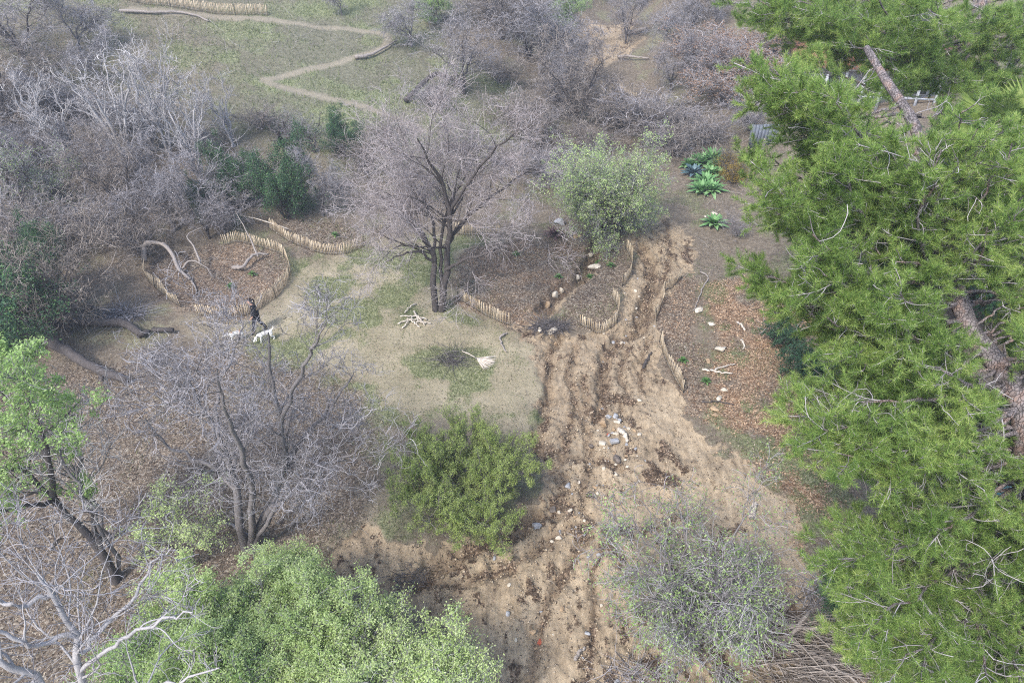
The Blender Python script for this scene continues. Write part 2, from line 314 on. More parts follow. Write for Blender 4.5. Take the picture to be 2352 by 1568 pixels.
c = mix(n, sel(mth(n, 'ADD', mulch, mth(n, 'MULTIPLY', mth(n, 'SUBTRACT', f3, .5), 1.2)), .35, .6), c, ramp(n, v1, [(0, (.045, .03, .02)), (.7, (.14, .10, .07)), (1, (.38, .28, .2))]))
n.links.new(c, b.inputs['Base Color'])
h = mth(n, 'ADD', mth(n, 'MULTIPLY', f2, .6), mth(n, 'ADD', mth(n, 'MULTIPLY', f3, .5), mth(n, 'MULTIPLY', mth(n, 'MULTIPLY', v1, lit), .6)))
bump(n, b, h, .9, .07)
ground.data.materials.append(m)
# ---------------------------------------------------------------- scattered stuff
def quads(Pc, D, W, ln, wd):       # flat leaf quads: centre, long direction, width direction
    D = D*ln[:, None]*.5; W = W*wd[:, None]*.5
    V = np.stack([Pc-D, Pc+W, Pc+D, Pc-W], 1).reshape(-1, 3); return V, np.arange(len(V)).reshape(-1, 4)
def scatter(seed, box, nraw, wf, ln, asp, tilt, matl, name, label, cat, lift=.01):
    r = rsd(seed); x = r.uniform(box[0], box[1], nraw); y = r.uniform(box[2], box[3], nraw)
    m_ = masks(x, y); k = r.rand(nraw) < wf(m_, x, y); x, y = x[k], y[k]; m_ = {a: q[k] for a, q in m_.items()}
    n_ = len(x); z = zf(x, y, m_)+lift; a = r.uniform(0, 2*math.pi, n_); t = r.normal(0, tilt, n_); t2 = r.normal(0, tilt, n_)
    D = np.stack([np.cos(a)*np.cos(t), np.sin(a)*np.cos(t), np.sin(t)], 1); W = np.stack([-np.sin(a)*np.cos(t2), np.cos(a)*np.cos(t2), np.sin(t2)], 1)
    l = r.uniform(*ln, n_); V, F = quads(np.stack([x, y, z+l*.2], 1), D, W, l, l*asp)
    return tag(mk(name, V, F, matl, smooth=False), label, cat, kind='stuff')
litm = twigm('fallen leaves', (.06, .045, .035), (.42, .36, .28))
_r = litm.node_tree.nodes['Color Ramp'].color_ramp; e = _r.elements.new(.55); e.color = (.15, .115, .085, 1); e = _r.elements.new(.85); e.color = (.29, .235, .175, 1)
scatter(1, (-24, 16, 8, 48), 420000, lambda m, x, y: np.clip(m['lit']*.75*(1-m['mud'])+m['mead']*.012*(1+8*sst(.5,.7,fbm(x*.7,y*.7,71)))+.06*(1-m['mead']), 0, 1), (.04, .10), .45, .35, litm, 'leaf_litter', 'brown dry leaf litter lying under the trees and in the fenced beds', 'leaf litter')
mulm = twigm('washed mulch', (.03, .02, .015), (.22, .155, .10))
scatter(2, (-10, 14, 8, 45), 420000, lambda m, x, y: np.clip(m['mulch']*.6+m['wet']*.30*(1-m['mead'])+m['mud']*.008, 0, 1), (.05, .14), .22, .3, mulm, 'washed_debris', 'dark mulch and twig debris washed into bands across the mud', 'debris')
orm = twigm('rusty fallen leaves', (.13, .07, .04), (.50, .36, .24))
scatter(3, (5, 20, 7, 36), 200000, lambda m, x, y: np.clip(m['org']*.7, 0, 1), (.05, .13), .5, .35, orm, 'rusty_leaves', 'rusty orange fallen leaves on the slope beneath the pine', 'fallen leaves')
def grass(seed, box, nraw, wf, ht, name, label, matl):
    r = rsd(seed); x = r.uniform(box[0], box[1], nraw); y = r.uniform(box[2], box[3], nraw); m_ = masks(x, y)
    k = r.rand(nraw) < wf(m_); x, y = x[k], y[k]; m_ = {a: q[k] for a, q in m_.items()}; n_ = len(x); z = zf(x, y, m_)
    a = r.uniform(0, 6.28, n_); h_ = r.uniform(*ht, n_); B = np.stack([x, y, z-.005], 1); W = np.stack([np.cos(a), np.sin(a), a*0], 1)*(h_*.10)[:, None]
    T = B+np.stack([r.normal(0, .45, n_)*h_, r.normal(0, .45, n_)*h_, h_], 1); V = np.stack([B-W, B+W, T], 1).reshape(-1, 3)
    return tag(mk(name, V, np.arange(len(V)).reshape(-1, 3), matl, smooth=False), label, 'grass', kind='stuff')
grm = leafm('grass blades', [(.09, .12, .04), (.19, .23, .09), (.38, .37, .22)], .8)
grass(4, (-14, 16, 12, 46), 500000, lambda m: np.clip(m['grs']*.9+m['mead']*.12, 0, 1)*(1-m['mud']), (.05, .13), 'short_grass', 'short sparse green grass growing over the trodden clearing', grm)
grass(5, (-45, 10, 42, 95), 300000, lambda m: np.clip(m['hill']*(.12+.5*m['grs']), 0, 1)*(1-m['path']), (.10, .30), 'hillside_grass', 'green and straw grass covering the hillside round the switchback path', grm)
# clods of broken earth, and dead stalks under the brush
def clods(seed, box_, nraw, wf, sz, matl, name, label, cat):
    r = rsd(seed); x = r.uniform(box_[0], box_[1], nraw); y = r.uniform(box_[2], box_[3], nraw); m_ = masks(x, y)
    k = r.rand(nraw) < wf(m_, x, y); x, y = x[k], y[k]; m_ = {a: q[k] for a, q in m_.items()}; n_ = len(x); z = zf(x, y, m_)
    s = r.uniform(0, 1, n_)**3*(sz[1]-sz[0])+sz[0]; o8 = np.array([[1, 0, 0], [0, 1, 0], [-1, 0, 0], [0, -1, 0], [0, 0, .8], [0, 0, -.6]], float)
    V = o8[None]*s[:, None, None]*r.uniform(.6, 1.3, (n_, 6, 1)); a = r.uniform(0, 6.28, n_); ca, sa = np.cos(a)[:, None], np.sin(a)[:, None]
    V = np.stack([V[..., 0]*ca-V[..., 1]*sa+x[:, None], V[..., 0]*sa+V[..., 1]*ca+y[:, None], V[..., 2]+z[:, None]+.2*s[:, None]], -1)
    f = np.array([[0, 1, 4], [1, 2, 4], [2, 3, 4], [3, 0, 4], [1, 0, 5], [2, 1, 5], [3, 2, 5], [0, 3, 5]]); F = (np.arange(n_)[:, None, None]*6+f[None]).reshape(-1, 3)
    return tag(mk(name, V.reshape(-1, 3), F, matl, smooth=False), label, cat, kind='stuff')
clm = twigm('earth clods', (.13, .095, .065), (.50, .41, .30))
clods(6, (-10, 14, 8, 46), 500000, lambda m, x, y: m['mud']*(1-.8*m['lane'])*(.02+.35*sst(.5, .68, fbm(x*2.4+y*.6, y*1.2, 43, 4))+.25*m['wet']), (.012, .055), clm, 'earth_clods', 'crumbled tan earth clods lying along the ruts in the mud', 'clods')
def stalks(seed, box_, nraw, wf, ln, rr, matl, name, label, cat):
    r = rsd(seed); x = r.uniform(box_[0], box_[1], nraw); y = r.uniform(box_[2], box_[3], nraw); m_ = masks(x, y)
    k = r.rand(nraw) < wf(m_, x, y); x, y = x[k], y[k]; m_ = {a: q[k] for a, q in m_.items()}; n_ = len(x); z = zf(x, y, m_); K = 5
    d = nrm(np.stack([r.normal(size=n_), r.normal(size=n_), np.abs(r.normal(.15, .45, n_))], 1)); L = r.uniform(*ln, n_); Q = np.empty((n_, K, 3)); Q[:, 0] = np.stack([x, y, z], 1)
    for k in range(1, K): d = nrm(d+r.normal(size=d.shape)*.25); Q[:, k] = Q[:, k-1]+d*(L/(K-1))[:, None]
    return tag(mk(name, *tubes_(Q, np.linspace(1, .4, K)[None]*(r.uniform(.5, 1.6, n_)*rr)[:, None]), matl), label, cat, kind='stuff')
def tubes_(Q, R): return tubes(Q, R, 3, 1)
stalk_jobs = [(7, (-60, 6, 40, 95), 60000, lambda m, x, y: (.55-.35*m['hill'])*(1-m['path'])*sst(.35, .55, fbm(x*.3, y*.3, 81)), (.4, 1.5), .011, twigm('dead stalks', (.10, .085, .08), (.48, .44, .42)), 'dead_stalks', 'tangle of dead stalks and twigs over the brushy hillside', 'dead stalks'),
 (8, (-22, 2, 8, 40), 26000, lambda m, x, y: .7*m['lit']*(1-m['mead']), (.15, .8), .006, twigm('dropped twigs', (.12, .10, .09), (.46, .42, .38)), 'dropped_twigs', 'dropped twigs scattered over the leafy ground under the bare trees', 'twigs'),
 (9, (2, 26, 30, 90), 26000, lambda m, x, y: (.5)*(1-m['mud'])*sst(.4, .6, fbm(x*.3, y*.3, 82)), (.3, 1.1), .009, twigm('dry weeds', (.16, .13, .11), (.50, .44, .38)), 'dry_weeds', 'dry weeds and twigs over the slope beyond the sandy track', 'dry weeds'),
 (10, (-10, 13, 9, 45), 14000, lambda m, x, y: .10*m['mead']+.35*m['mulch']+.1*m['wet'], (.1, .5), .006, twigm('stray twigs', (.10, .08, .07), (.42, .36, .30)), 'stray_twigs', 'stray twigs on the trodden clearing and the mud', 'twigs')]
# ---------------------------------------------------------------- tree generator
def tubes(Ps, R, S, seed=0):
    N, K, _ = Ps.shape; T = np.empty_like(Ps); T[:, 1:-1] = Ps[:, 2:]-Ps[:, :-2]; T[:, 0] = Ps[:, 1]-Ps[:, 0]; T[:, -1] = Ps[:, -1]-Ps[:, -2]; T = nrm(T)
    ref = nrm(rsd(seed).normal(size=(N, 1, 3))); U = nrm(np.cross(T, ref)); W = np.cross(T, U)
    a = np.arange(S)*2*math.pi/S
    V = Ps[:, :, None]+R[:, :, None, None]*(U[:, :, None]*np.cos(a)[None, None, :, None]+W[:, :, None]*np.sin(a)[None, None, :, None])
    i = np.arange(N)[:, None, None]*K*S+np.arange(K-1)[None, :, None]*S+np.arange(S)[None, None]; j = np.roll(i, -1, 2)
    return V.reshape(-1, 3), np.stack([i, j, j+S, i+S], -1).reshape(-1, 4)
for j_ in stalk_jobs: stalks(*j_)
def join(parts):
    V, F, o = [], [], 0
    for v, f in parts: V.append(v); F.append(f+o); o += len(v)
    return np.concatenate(V), np.concatenate(F)
def grow(r, Ps, R, n_, lm, ang, K, wig, trop, t0=.3, rk=.6, rend=.004, out=0, lmax=9, lmin=0, pw=1.0):
    N, Kp, _ = Ps.shape; L = np.linalg.norm(np.diff(Ps, axis=1), axis=2).sum(1); p = L**pw; pi = r.choice(N, n_, p=p/p.sum())
    t = t0+(1-t0)*r.rand(n_)**.85; f = t*(Kp-1)*.999; i = f.astype(int); a = (f-i)[:, None]
    pos = Ps[pi, i]*(1-a)+Ps[pi, i+1]*a; T = nrm(Ps[pi, i+1]-Ps[pi, i]); rr = R[pi, i]*(1-a[:, 0])+R[pi, i+1]*a[:, 0]
    pp = nrm(np.cross(T, r.normal(size=(n_, 3)))); an = (ang*(.65+.7*r.rand(n_)))[:, None]
    d = nrm(T*np.cos(an)+pp*np.sin(an)); ln = np.clip(lm*L[pi]*(1.2-.65*t)*(.55+.8*r.rand(n_)), lmin, lmax); st = (ln/(K-1))[:, None]
    Q = np.empty((n_, K, 3)); Q[:, 0] = pos; dr = r.normal(size=(n_, 3))*wig
    for k in range(1, K):
        dr = dr*.5+r.normal(size=(n_, 3))*wig; d = nrm(d+dr+np.array([0, 0, trop])+out*pos*np.array([1, 1, 0])/8); Q[:, k] = Q[:, k-1]+d*st
    r0 = np.maximum(rr*rk*np.clip(ln/(.35*L[pi]+1e-6), .3, 1), rend*1.2); tt = np.linspace(0, 1, K)[None]
    return Q, r0[:, None]*(1-tt)+rend*tt
def limbs(lst, K=14, wob=0, seed=0):
    r = rsd(seed); A = []; B = []
    for pts, r0, r1 in lst:
        q = resamp(pts, K)
        if wob: w_ = r.normal(size=(K, 3))*wob; w_[0] = 0; q = q+w_
        A.append(q); t = np.linspace(0, 1, K); B.append(r0*(1-t)**.8+r1*(1-(1-t)**.8))
    return np.array(A), np.array(B)
def leaves(r, Q, n_, ln, asp, jit, t0=.2, zup=.3):
    N, K, _ = Q.shape; pi = r.randint(0, N, n_); f = (t0+(1-t0)*r.rand(n_))*(K-1)*.999; i = f.astype(int); a = (f-i)[:, None]
    pos = Q[pi, i]*(1-a)+Q[pi, i+1]*a+r.normal(size=(n_, 3))*jit
    D = nrm(nrm(Q[pi, i+1]-Q[pi, i])*.5+r.normal(size=(n_, 3))*.6); Nn = r.normal(size=(n_, 3)); Nn[:, 2] = np.abs(Nn[:, 2])*1.2+zup+.5
    W = nrm(np.cross(D, nrm(Nn))); l = r.uniform(ln[0], ln[1], n_); return quads(pos, D, W, l, l*asp)
def build(name, label, cat, L, lv, bark, twig, seed=1, leaf=None, loc=(0, 0, 0), group=None, nbig=1, foot=True):
    """L = (paths, radii) of trunk and limbs, lv = list of grow settings; the first nbig levels belong to the trunk mesh"""
    r = rsd(seed); o = emp(name, label, cat, loc, group=group); Ps, R = L
    big = [tubes(Ps, R, 8, seed)]; tw = []; cur = (Ps, R)
    for k, g in enumerate(lv):
        nxt = grow(r, cur[0], cur[1], *g[0], **g[1]); K_ = nxt[0].shape[1]
        (big if k < nbig else tw).append(tubes(nxt[0], nxt[1], 6 if k < nbig else 3, seed+k))
        cur = nxt
    mk('trunk', *join(big), M[bark], o)
    if tw: mk('twigs', *join(tw), M[twig], o)
    for lf in (leaf or []):
        V, F = leaves(r, cur[0], *lf[1:]); mk('foliage', V, F, M[lf[0]], o, False)
    return o, cur
# ---------------------------------------------------------------- tree kinds
def stems(seed, n_, H, spread, r0, r1, zf_=.0, K=14, wob=.05, lean=(0, 0), low=0.0):
    r = rsd(seed); l = []
    for i in range(n_):
        a = i*2*math.pi/n_+r.uniform(-.5, .5); s = spread*r.uniform(.5, 1.1); h_ = H*r.uniform(.7, 1); b_ = .12*r.rand(2)
        ca, sa = math.cos(a), math.sin(a); z0 = zf_*H
        pts = [(b_[0]*ca, b_[1]*sa, -.25)] + ([(b_[0]*ca*.6, b_[1]*sa*.6, z0)] if z0 else [])
        pts += [(ca*s*.25+lean[0]*.3, sa*s*.25+lean[1]*.3, z0+(h_-z0)*.35), (ca*s*.6+lean[0]*.7, sa*s*.6+lean[1]*.7, z0+(h_-z0)*(.72-low)), (ca*s+lean[0], sa*s+lean[1], h_*(1-low*1.3))]
        l.append((pts, r0*r.uniform(.7, 1.1), r1))
    return limbs(l, K, wob, seed)
LV = lambda n_, lm, ang, K, wig, trop, **k: ((n_, lm, ang, K, wig, trop), k)
PROTO = {}
def bare(key, seed, n_, H, spread, r0, lv, bark, twig, zf_=0., leaf=None, lean=(0, 0), nbig=1, wob=.08, low=0.):
    PROTO[key] = (lambda lab, loc, name='bare_tree', cat='bare tree', grp=None: build(name, lab, cat, stems(seed, n_, H, spread, r0, .02, zf_, lean=lean, wob=wob, low=low), lv, bark, twig, seed, leaf, loc, grp, nbig)[0], H)
dl = [LV(52, .5, .8, 9, .15, .07, t0=.25, rk=.45, lmax=3.2), LV(340, .55, .75, 7, .2, .03, rk=.55, rend=.012, t0=.15, lmin=.5), LV(1500, .6, .8, 7, .28, .02, rk=.7, rend=.009, t0=.1, lmin=.35), LV(2200, .7, .8, 5, .3, .0, rk=.8, rend=.007, t0=.2, lmin=.25)]
bare('dense1', 11, 4, 6.5, 3.0, .13, dl, 'bark_dark', 'twig_lav', .12)
bare('dense2', 12, 3, 6.5, 2.6, .12, dl, 'bark_grey', 'twig_grey', .2)
bare('dense3', 13, 5, 6.0, 3.4, .11, dl, 'bark_dark', 'twig_brown', .05, lean=(.6, -.3))
tl = [LV(46, .38, .7, 9, .10, .13, t0=.2, lmax=3.5), LV(200, .5, .8, 7, .2, .12, rk=.6, rend=.014, t0=.2, lmin=.5), LV(420, .6, .8, 6, .28, .10, rk=.6, rend=.008, t0=.2, lmin=.4)]
bare('tall1', 21, 5, 10, 2.6, .17, tl, 'bark_pale', 'twig_pale', .03)
bare('tall2', 22, 2, 9, 1.4, .16, tl, 'bark_pale', 'twig_pale', .05, lean=(-.8, 0))
bare('sapling', 23, 1, 6, .5, .07, [LV(22, .35, .8, 7, .1, .12, t0=.3), LV(130, .5, .8, 6, .2, .1, rk=.6, rend=.007), LV(300, .6, .8, 5, .2, .1, rk=.8, rend=.006)], 'bark_grey', 'twig_pale')
sh = [LV(120, .6, .6, 8, .16, .05, t0=.1, lmax=2.2), LV(450, .55, .8, 6, .24, .03, rk=.7, rend=.010, t0=.15, lmin=.35), LV(1200, .6, .8, 5, .3, .02, rk=.8, rend=.007, t0=.15, lmin=.25)]
bare('thicket1', 31, 12, 3.2, 2.4, .05, sh, 'bark_grey', 'twig_lav', 0, wob=.07)
bare('thicket2', 32, 10, 3.2, 2.2, .05, sh, 'bark_grey', 'twig_brown', 0, wob=.09)
bare('rust', 33, 9, 3.0, 2.4, .05, sh, 'bark_grey', 'twig_pale', 0, leaf=[('leaf_rust', 9000, (.06, .13), .6, .08)])
bare('leafy', 34, 4, 6.0, 3.0, .14, dl, 'bark_dark', 'twig_grey', .12, leaf=[('leaf_spring', 42000, (.07, .13), .5, .10, .1, .3)])
bare('fewleaf', 35, 4, 6.0, 3.0, .14, dl, 'bark_dark', 'twig_lav', .12, leaf=[('leaf_spring', 5000, (.07, .12), .5, .08, .1, .3)])
bare('evergreen', 36, 6, 3.6, 3.0, .09, sh, 'bark_dark', 'twig_dark', 0, leaf=[('leaf_dark', 26000, (.09, .15), .55, .16, 0, .5), ('leaf_mid', 12000, (.07, .12), .5, .22, 0, .5)])
bare('snag', 37, 3, 4.5, 2.2, .17, [LV(26, .45, .8, 9, .3, .02, t0=.2), LV(110, .5, .8, 7, .35, 0, rk=.5, rend=.01), LV(260, .6, .9, 5, .4, 0, rk=.6, rend=.007)], 'bark_dark', 'twig_grey', .1, wob=.2)
bare('broadleaf', 38, 9, 2.4, 1.9, .05, [LV(90, .55, .7, 7, .15, .08, t0=.1), LV(900, .5, .8, 5, .2, .05, rk=.6, rend=.006, t0=.2)], 'bark_dark', 'twig_dark', 0, leaf=[('leaf_dark', 11000, (.14, .24), .42, .06, 0, .8)])
FIRST = {}; HT = {}
def place(key, u, vb, vt, label, rz=None, wx=1.0, name=None, cat=None, grp=None, sink=0):
    fn, H = PROTO[key]; b_ = gp(u, vb); d = b_[1]
    # height at which the ray of photo row vt crosses the vertical plane through the base
    a = PITCH+math.atan((vt-784)/FL); ztop = CH-d*math.tan(a); h_ = max(ztop-b_[2], .5)
    if rz is None: rz = (u*7.3+vb*3.1) % 6.28
    name = name or {'thicket1': 'bare_shrub', 'thicket2': 'bare_shrub', 'rust': 'rusty_shrub', 'leafy': 'leafy_tree', 'evergreen': 'evergreen_shrub', 'broadleaf': 'evergreen_shrub', 'sapling': 'sapling', 'snag': 'dead_tree'}.get(key, 'bare_tree')
    cat = cat or name.replace('_', ' ')
    if key not in FIRST:
        o = fn(label, b_, name, cat); FIRST[key] = o
        zs = np.concatenate([np.array([v.co.z for v in c_.data.vertices][::7]) for c_ in o.children]); HT[key] = float(np.percentile(zs, 99.3))
        o.rotation_euler = (0, 0, rz)
    else:
        o = dup(FIRST[key], label, b_, rz); o.name = name; o['category'] = cat
        if 'group' in o: del o['group']
    s = h_/HT[key]; o.scale = (s*wx, s*wx, s); o.location.z -= sink
    if grp: o['group'] = grp
    return o
GH = 'bare trees on the left hillside'; GT = 'bare trees along the creek at the top'; GL_ = 'bare thicket on the left'
for a in [
 ('tall1', 395, 372, 60, 'tallest pale bare tree, many straight upright stems, on the hillside left of the switchback', .4, 0.93, GH),
 ('tall2', 350, 350, 110, 'pale leaning bare tree with one long limb arching left, beside the tallest pale tree', 2.9, 1.95, GH),
 ('tall2', 535, 335, 150, 'slim pale bare tree right of the tallest pale hillside tree', .8, 1.20, GH),
 ('tall2', 455, 365, 190, 'short pale bare tree between the tallest pale tree and the slim one', 4.2, 1.35, GH),
 ('tall2', 250, 345, 190, 'pale thin bare tree at the left edge of the pale hillside grove', 5.1, 1.50, GH),
 ('dense1', 60, 150, -60, 'dark dense bare tree in the top left corner of the hillside', None, 1.65, GH),
 ('dense2', 185, 120, -40, 'grey bare tree near the top edge, left of the upper picket fence', None, 1.50, GH),
 ('dense3', 20, 300, 110, 'wide grey bare tree at the left edge above the fallen hillside logs', None, 1.80, GH),
 ('dense2', 130, 290, 150, 'low grey bare tree on the dark hillside left of the pale grove', None, 1.50, GH),
 ('dense1', 215, 420, 255, 'dense lavender bare tree just below the pale hillside grove', None, 1.2, GL_),
 ('dense2', 20, 440, 240, 'grey bare tree crowding the left edge above the dark snag', None, 1.2, GL_),
 ('fewleaf', 60, 500, 300, 'bare tree with scattered light green leaves at the left edge', None, 1.2, GL_),
 ('fewleaf', 160, 500, 350, 'bare tree dotted with new green leaves beside the dark snag', None, 1.1, GL_),
 ('snag', 100, 505, 330, 'dark broken dead trunk standing in the left thicket', 1.2, .5, GL_),
 ('dense3', 305, 500, 300, 'tangled grey bare tree in the middle of the left thicket', None, 1.1, GL_),
 ('thicket1', 250, 560, 430, 'dense lavender bare shrub at the lower middle of the left thicket', None, 1.2, GL_),
 ('dense2', 400, 530, 360, 'pale grey bare tree with drooping curly twigs behind the ring fence', None, 1.2, GL_),
 ('thicket2', 330, 585, 470, 'grey bare shrub against the upper left of the ring fence', None, 1.2, GL_),
 ('thicket2', 130, 590, 440, 'grey bare shrub in the left thicket above the tyre tree', None, 1.3, GL_),
 ('dense1', 480, 545, 400, 'bare tree with dark leaning trunk behind the ring fence', 2.2, 1.1, GL_),
 ('thicket1', 540, 470, 320, 'bare shrub standing in front of the dark evergreen mass', None, 1.2, GL_),
 ('thicket1', 40, 590, 430, 'lavender bare shrub at the left edge above the dark evergreen', None, 1.3, GL_),
 ('evergreen', 655, 500, 318, 'large dark green evergreen shrub behind the second picket fence', .5, .72, None),
 ('evergreen', 560, 470, 330, 'dark green shrub tangled with bare twigs left of the large evergreen', 2.5, .7, None),
 ('evergreen', 790, 360, 262, 'dark green shrub on the slope under the lower path', 1.5, .9, None),
 ('evergreen', 25, 790, 560, 'dark evergreen shrub at the left edge beside the tyre tree', 3.5, 1.15, None),
 ('evergreen', 110, 700, 500, 'dark evergreen shrub behind the tyre tree', 5.5, .6, None),
 ('evergreen', 480, 500, 400, 'dark evergreen shrub low in the thicket above the ring fence', 4.1, .6, None),
 ('dense2', 742, 497, 330, 'bare tree with two dark trunks right of the large evergreen shrub', .9, 1.0, None),
 ('snag', 722, 350, 258, 'dead tree with black twisted limbs above the large evergreen shrub', 3.0, .9, None),
 ('snag', 640, 330, 245, 'small dead tree with broken limbs below the lower path', 5.0, 1.1, None),
 ('thicket2', 840, 400, 300, 'grey bare shrub below the end of the lower path', None, 1.1, None),
 ('dense3', 160, 765, 480, 'grey bare tree with fanned stems above the old tyre', .2, .85, None),
 ('thicket2', 470, 350, 300, 'low bare shrub at the foot of the slim pale tree', None, 1.95, GH),
 ('thicket1', 110, 370, 290, 'low lavender bare shrub on the hillside above the dark snag', None, 1.4, GL_),
 ('dense2', 240, 200, 60, 'bare tree on the hillside behind the tallest pale tree', None, 1.3, GH),
 ('thicket1', 300, 300, 210, 'bare brush at the left foot of the tallest pale tree', None, 1.8, GH),
 ('thicket2', 200, 260, 190, 'bare brush over the long dark fallen trunk', None, 1.8, GH),
 ('dense3', 100, 215, 95, 'wide bare tree behind the upper dark hillside log', None, 1.3, GH),
 ('thicket1', 40, 260, 190, 'bare brush at the left edge of the hillside', None, 1.8, GH),
 ('dense1', -40, 330, 180, 'bare tree half cut by the left edge beside the hillside logs', None, 1.3, GH),
 ('thicket2', 600, 300, 235, 'bare brush below the left bend of the path', None, 1.6, GH),
 ('thicket1', 680, 320, 265, 'low bare brush above the large evergreen shrub', None, 1.5, GH),
 ('dense1', 1120, 60, -90, 'bare tree at the top edge right of the upper path bend', None, 1.3, GT),
 ('dense3', 1210, 60, -90, 'bare tree at the top edge left of the green gully tree', None, 1.3, GT),
 ('dense2', 1290, 260, 120, 'bare tree crossing the forked dead limbs', None, 1.2, GT),
 ('thicket2', 1150, 190, 120, 'bare brush behind the wide dark bare tree', None, 1.6, GT),
 ('thicket1', 1240, 300, 220, 'bare brush at the left foot of the forked bare tree', None, 1.6, GT),
 ('dense1', 1540, 210, 90, 'bare tree on the slope above the blue grey shrub', None, 1.2, GT),
 ('dense3', 1590, 60, -80, 'bare tree at the top edge left of the rusty shrubs', None, 1.3, GT),
 ('thicket1', 1620, 330, 255, 'bare brush left of the board screens', None, 1.4, GT),
 ('thicket2', 1370, 350, 270, 'bare brush behind the top of the leafy green gully tree', None, 1.6, GT),
 ('rust', 1790, 130, 40, 'rusty shrub showing behind the upper pine boughs', None, 1.6, 'rusty leaved shrubs'),
 ('tall1', 300, 390, 90, 'pale bare tree with straight stems between the thicket and the hillside at left', 2.2, 1.3, GH),
 ('tall1', 460, 420, 170, 'pale bare tree with straight stems rising from the thicket right of the tallest one', 5.0, 1.1, GH),
 ('tall2', 180, 400, 170, 'leaning pale stems rising above the dark snag', 1.0, 1.3, GH),
 ('tall2', 90, 330, 130, 'pale leaning stems near the left edge of the hillside', 3.4, 1.3, GH),
 ('tall1', 20, 540, 330, 'pale upright bare tree at the left edge above the evergreen', 0.2, 1.1, GL_),
 ('dense2', 330, 470, 300, 'lavender bare tree in the heart of the left thicket', None, 1.2, GL_),
 ('thicket1', 520, 530, 450, 'bare brush right behind the ring fence', None, 1.3, GL_),
 ('thicket2', 880, 330, 270, 'low bare brush above the left of the central tree crown', None, 1.4, None),
 # top centre
 ('dense1', 1065, 217, 5, 'wide dark bare tree with stout trunk above the dead log', .3, 1.23, GT),
 ('dense3', 1330, 290, 70, 'bare tree with forked dead limbs above the leafy green tree', 1.9, 1.16, GT),
 ('dense2', 1240, 170, -30, 'grey bare tree between the wide dark tree and the gully', None, 1.45, GT),
 ('snag', 1215, 130, 10, 'dead tree with black hooked limb left of the green top tree', 2.0, 1.16, GT),
 ('dense1', 1437, 97, -40, 'dark bare tree right of the sandy gully at the top', 4.0, 1.01, GT),
 ('leafy', 1290, 90, -20, 'green leafy tree beside the gully at the top edge', 1.0, 1.0, None),
 ('leafy', 1000, 60, -60, 'green leafy tree behind the bare trees left of the top centre', 2.0, .9, None),
 ('dense2', 945, 110, -20, 'grey bare tree at the outer bend of the upper path', None, 1.45, GT),
 ('dense3', 1150, 90, -50, 'grey bare tree at the top edge behind the wide dark tree', None, 1.45, GT),
 ('dense2', 1330, 200, 60, 'lavender bare tree left of the sandy gully', None, 1.45, GT),
 ('dense2', 1555, 130, -30, 'grey bare tree right of the dark gully tree', None, 1.16, GT),
 ('dense1', 1610, 215, 60, 'bare tree with dark leaning trunk left of the rusty shrubs', 1.1, 1.30, GT),
 ('thicket1', 1500, 300, 195, 'blue grey bare shrub on the slope right of the forked bare tree', None, 2.17, GT),
 ('thicket2', 1430, 290, 200, 'grey bare shrub left of the blue grey slope shrub', None, 1.89, GT),
 ('thicket2', 1550, 355, 250, 'grey bare shrub above the brush pile', None, 1.74, GT),
 ('dense3', 1235, 360, 230, 'bare tree between the big central tree and the leafy green tree', None, 1.30, GT),
 ('thicket1', 1270, 420, 320, 'dense bare shrub touching the left side of the leafy green tree', None, 1.74, GT),
 ('thicket2', 1180, 290, 210, 'sparse bare shrub in the meadow above the big central tree', None, 1.59, GT),
 ('thicket1', 985, 245, 185, 'low bare shrub around the dead log', None, 1.89, GT),
 ('rust', 1640, 160, 60, 'shrub with dry rusty leaves left of the pine near the top', None, 1.89, 'rusty leaved shrubs'),
 ('rust', 1730, 190, 90, 'shrub with dry rusty leaves touching the upper pine', None, 1.89, 'rusty leaved shrubs'),
 ('rust', 1670, 245, 150, 'lowest of the rusty leaved shrubs left of the pine', None, 1.74, 'rusty leaved shrubs'),
 ('thicket1', 1720, 300, 210, 'bare grey shrub above the weathered board screen', None, 1.2, None),
 ('dense2', 1640, 70, -40, 'pale bare tree at the top edge above the rusty shrubs', None, .8, None),
 ('dense2', 785, 35, -60, 'grey bare tree at the top edge right of the upper picket fence', None, .9, None),
 ('dense1', 1480, 10, -110, 'dark bare tree at the top edge behind the gully', None, 1.45, GT),
 ('dense3', 1350, -10, -130, 'bare tree behind the green tree at the top edge', None, 1.45, GT),
 ('thicket1', 1690, 545, 490, 'bare reddish shrub beside the pine edge right of the sandy track', None, 1.0, None),
 ('thicket2', 1330, 500, 450, 'low bare shrub at the left foot of the leafy green tree', None, 1.3, None),
 ('sapling', 245, 1245, 870, 'tall thin bare sapling between the left green tree and the big bare tree', .5, 1.0, None),
 ('sapling', 285, 1320, 960, 'thin dark sapling with a few yellow green leaves near the left foreground', 2.5, 1.0, None),
 ('broadleaf', 1870, 880, 800, 'dark broad leaved shrub at the edge of the pine on the slope', None, 1.0, 'broad leaved shrubs by the pine'),
 ('broadleaf', 1790, 790, 740, 'small dark broad leaved shrub on the orange slope', None, 1.0, 'broad leaved shrubs by the pine'),
 ('broadleaf', 2270, 600, 430, 'large glossy dark shrub behind the pine trunk', None, 1.2, 'broad leaved shrubs by the pine'),
 ('broadleaf', 2120, 620, 480, 'glossy dark shrub left of the pine trunk', None, 1.2, 'broad leaved shrubs by the pine'),
 ('broadleaf', 2340, 760, 600, 'glossy dark shrub right of the pine trunk at the edge', None, 1.2, 'broad leaved shrubs by the pine'),
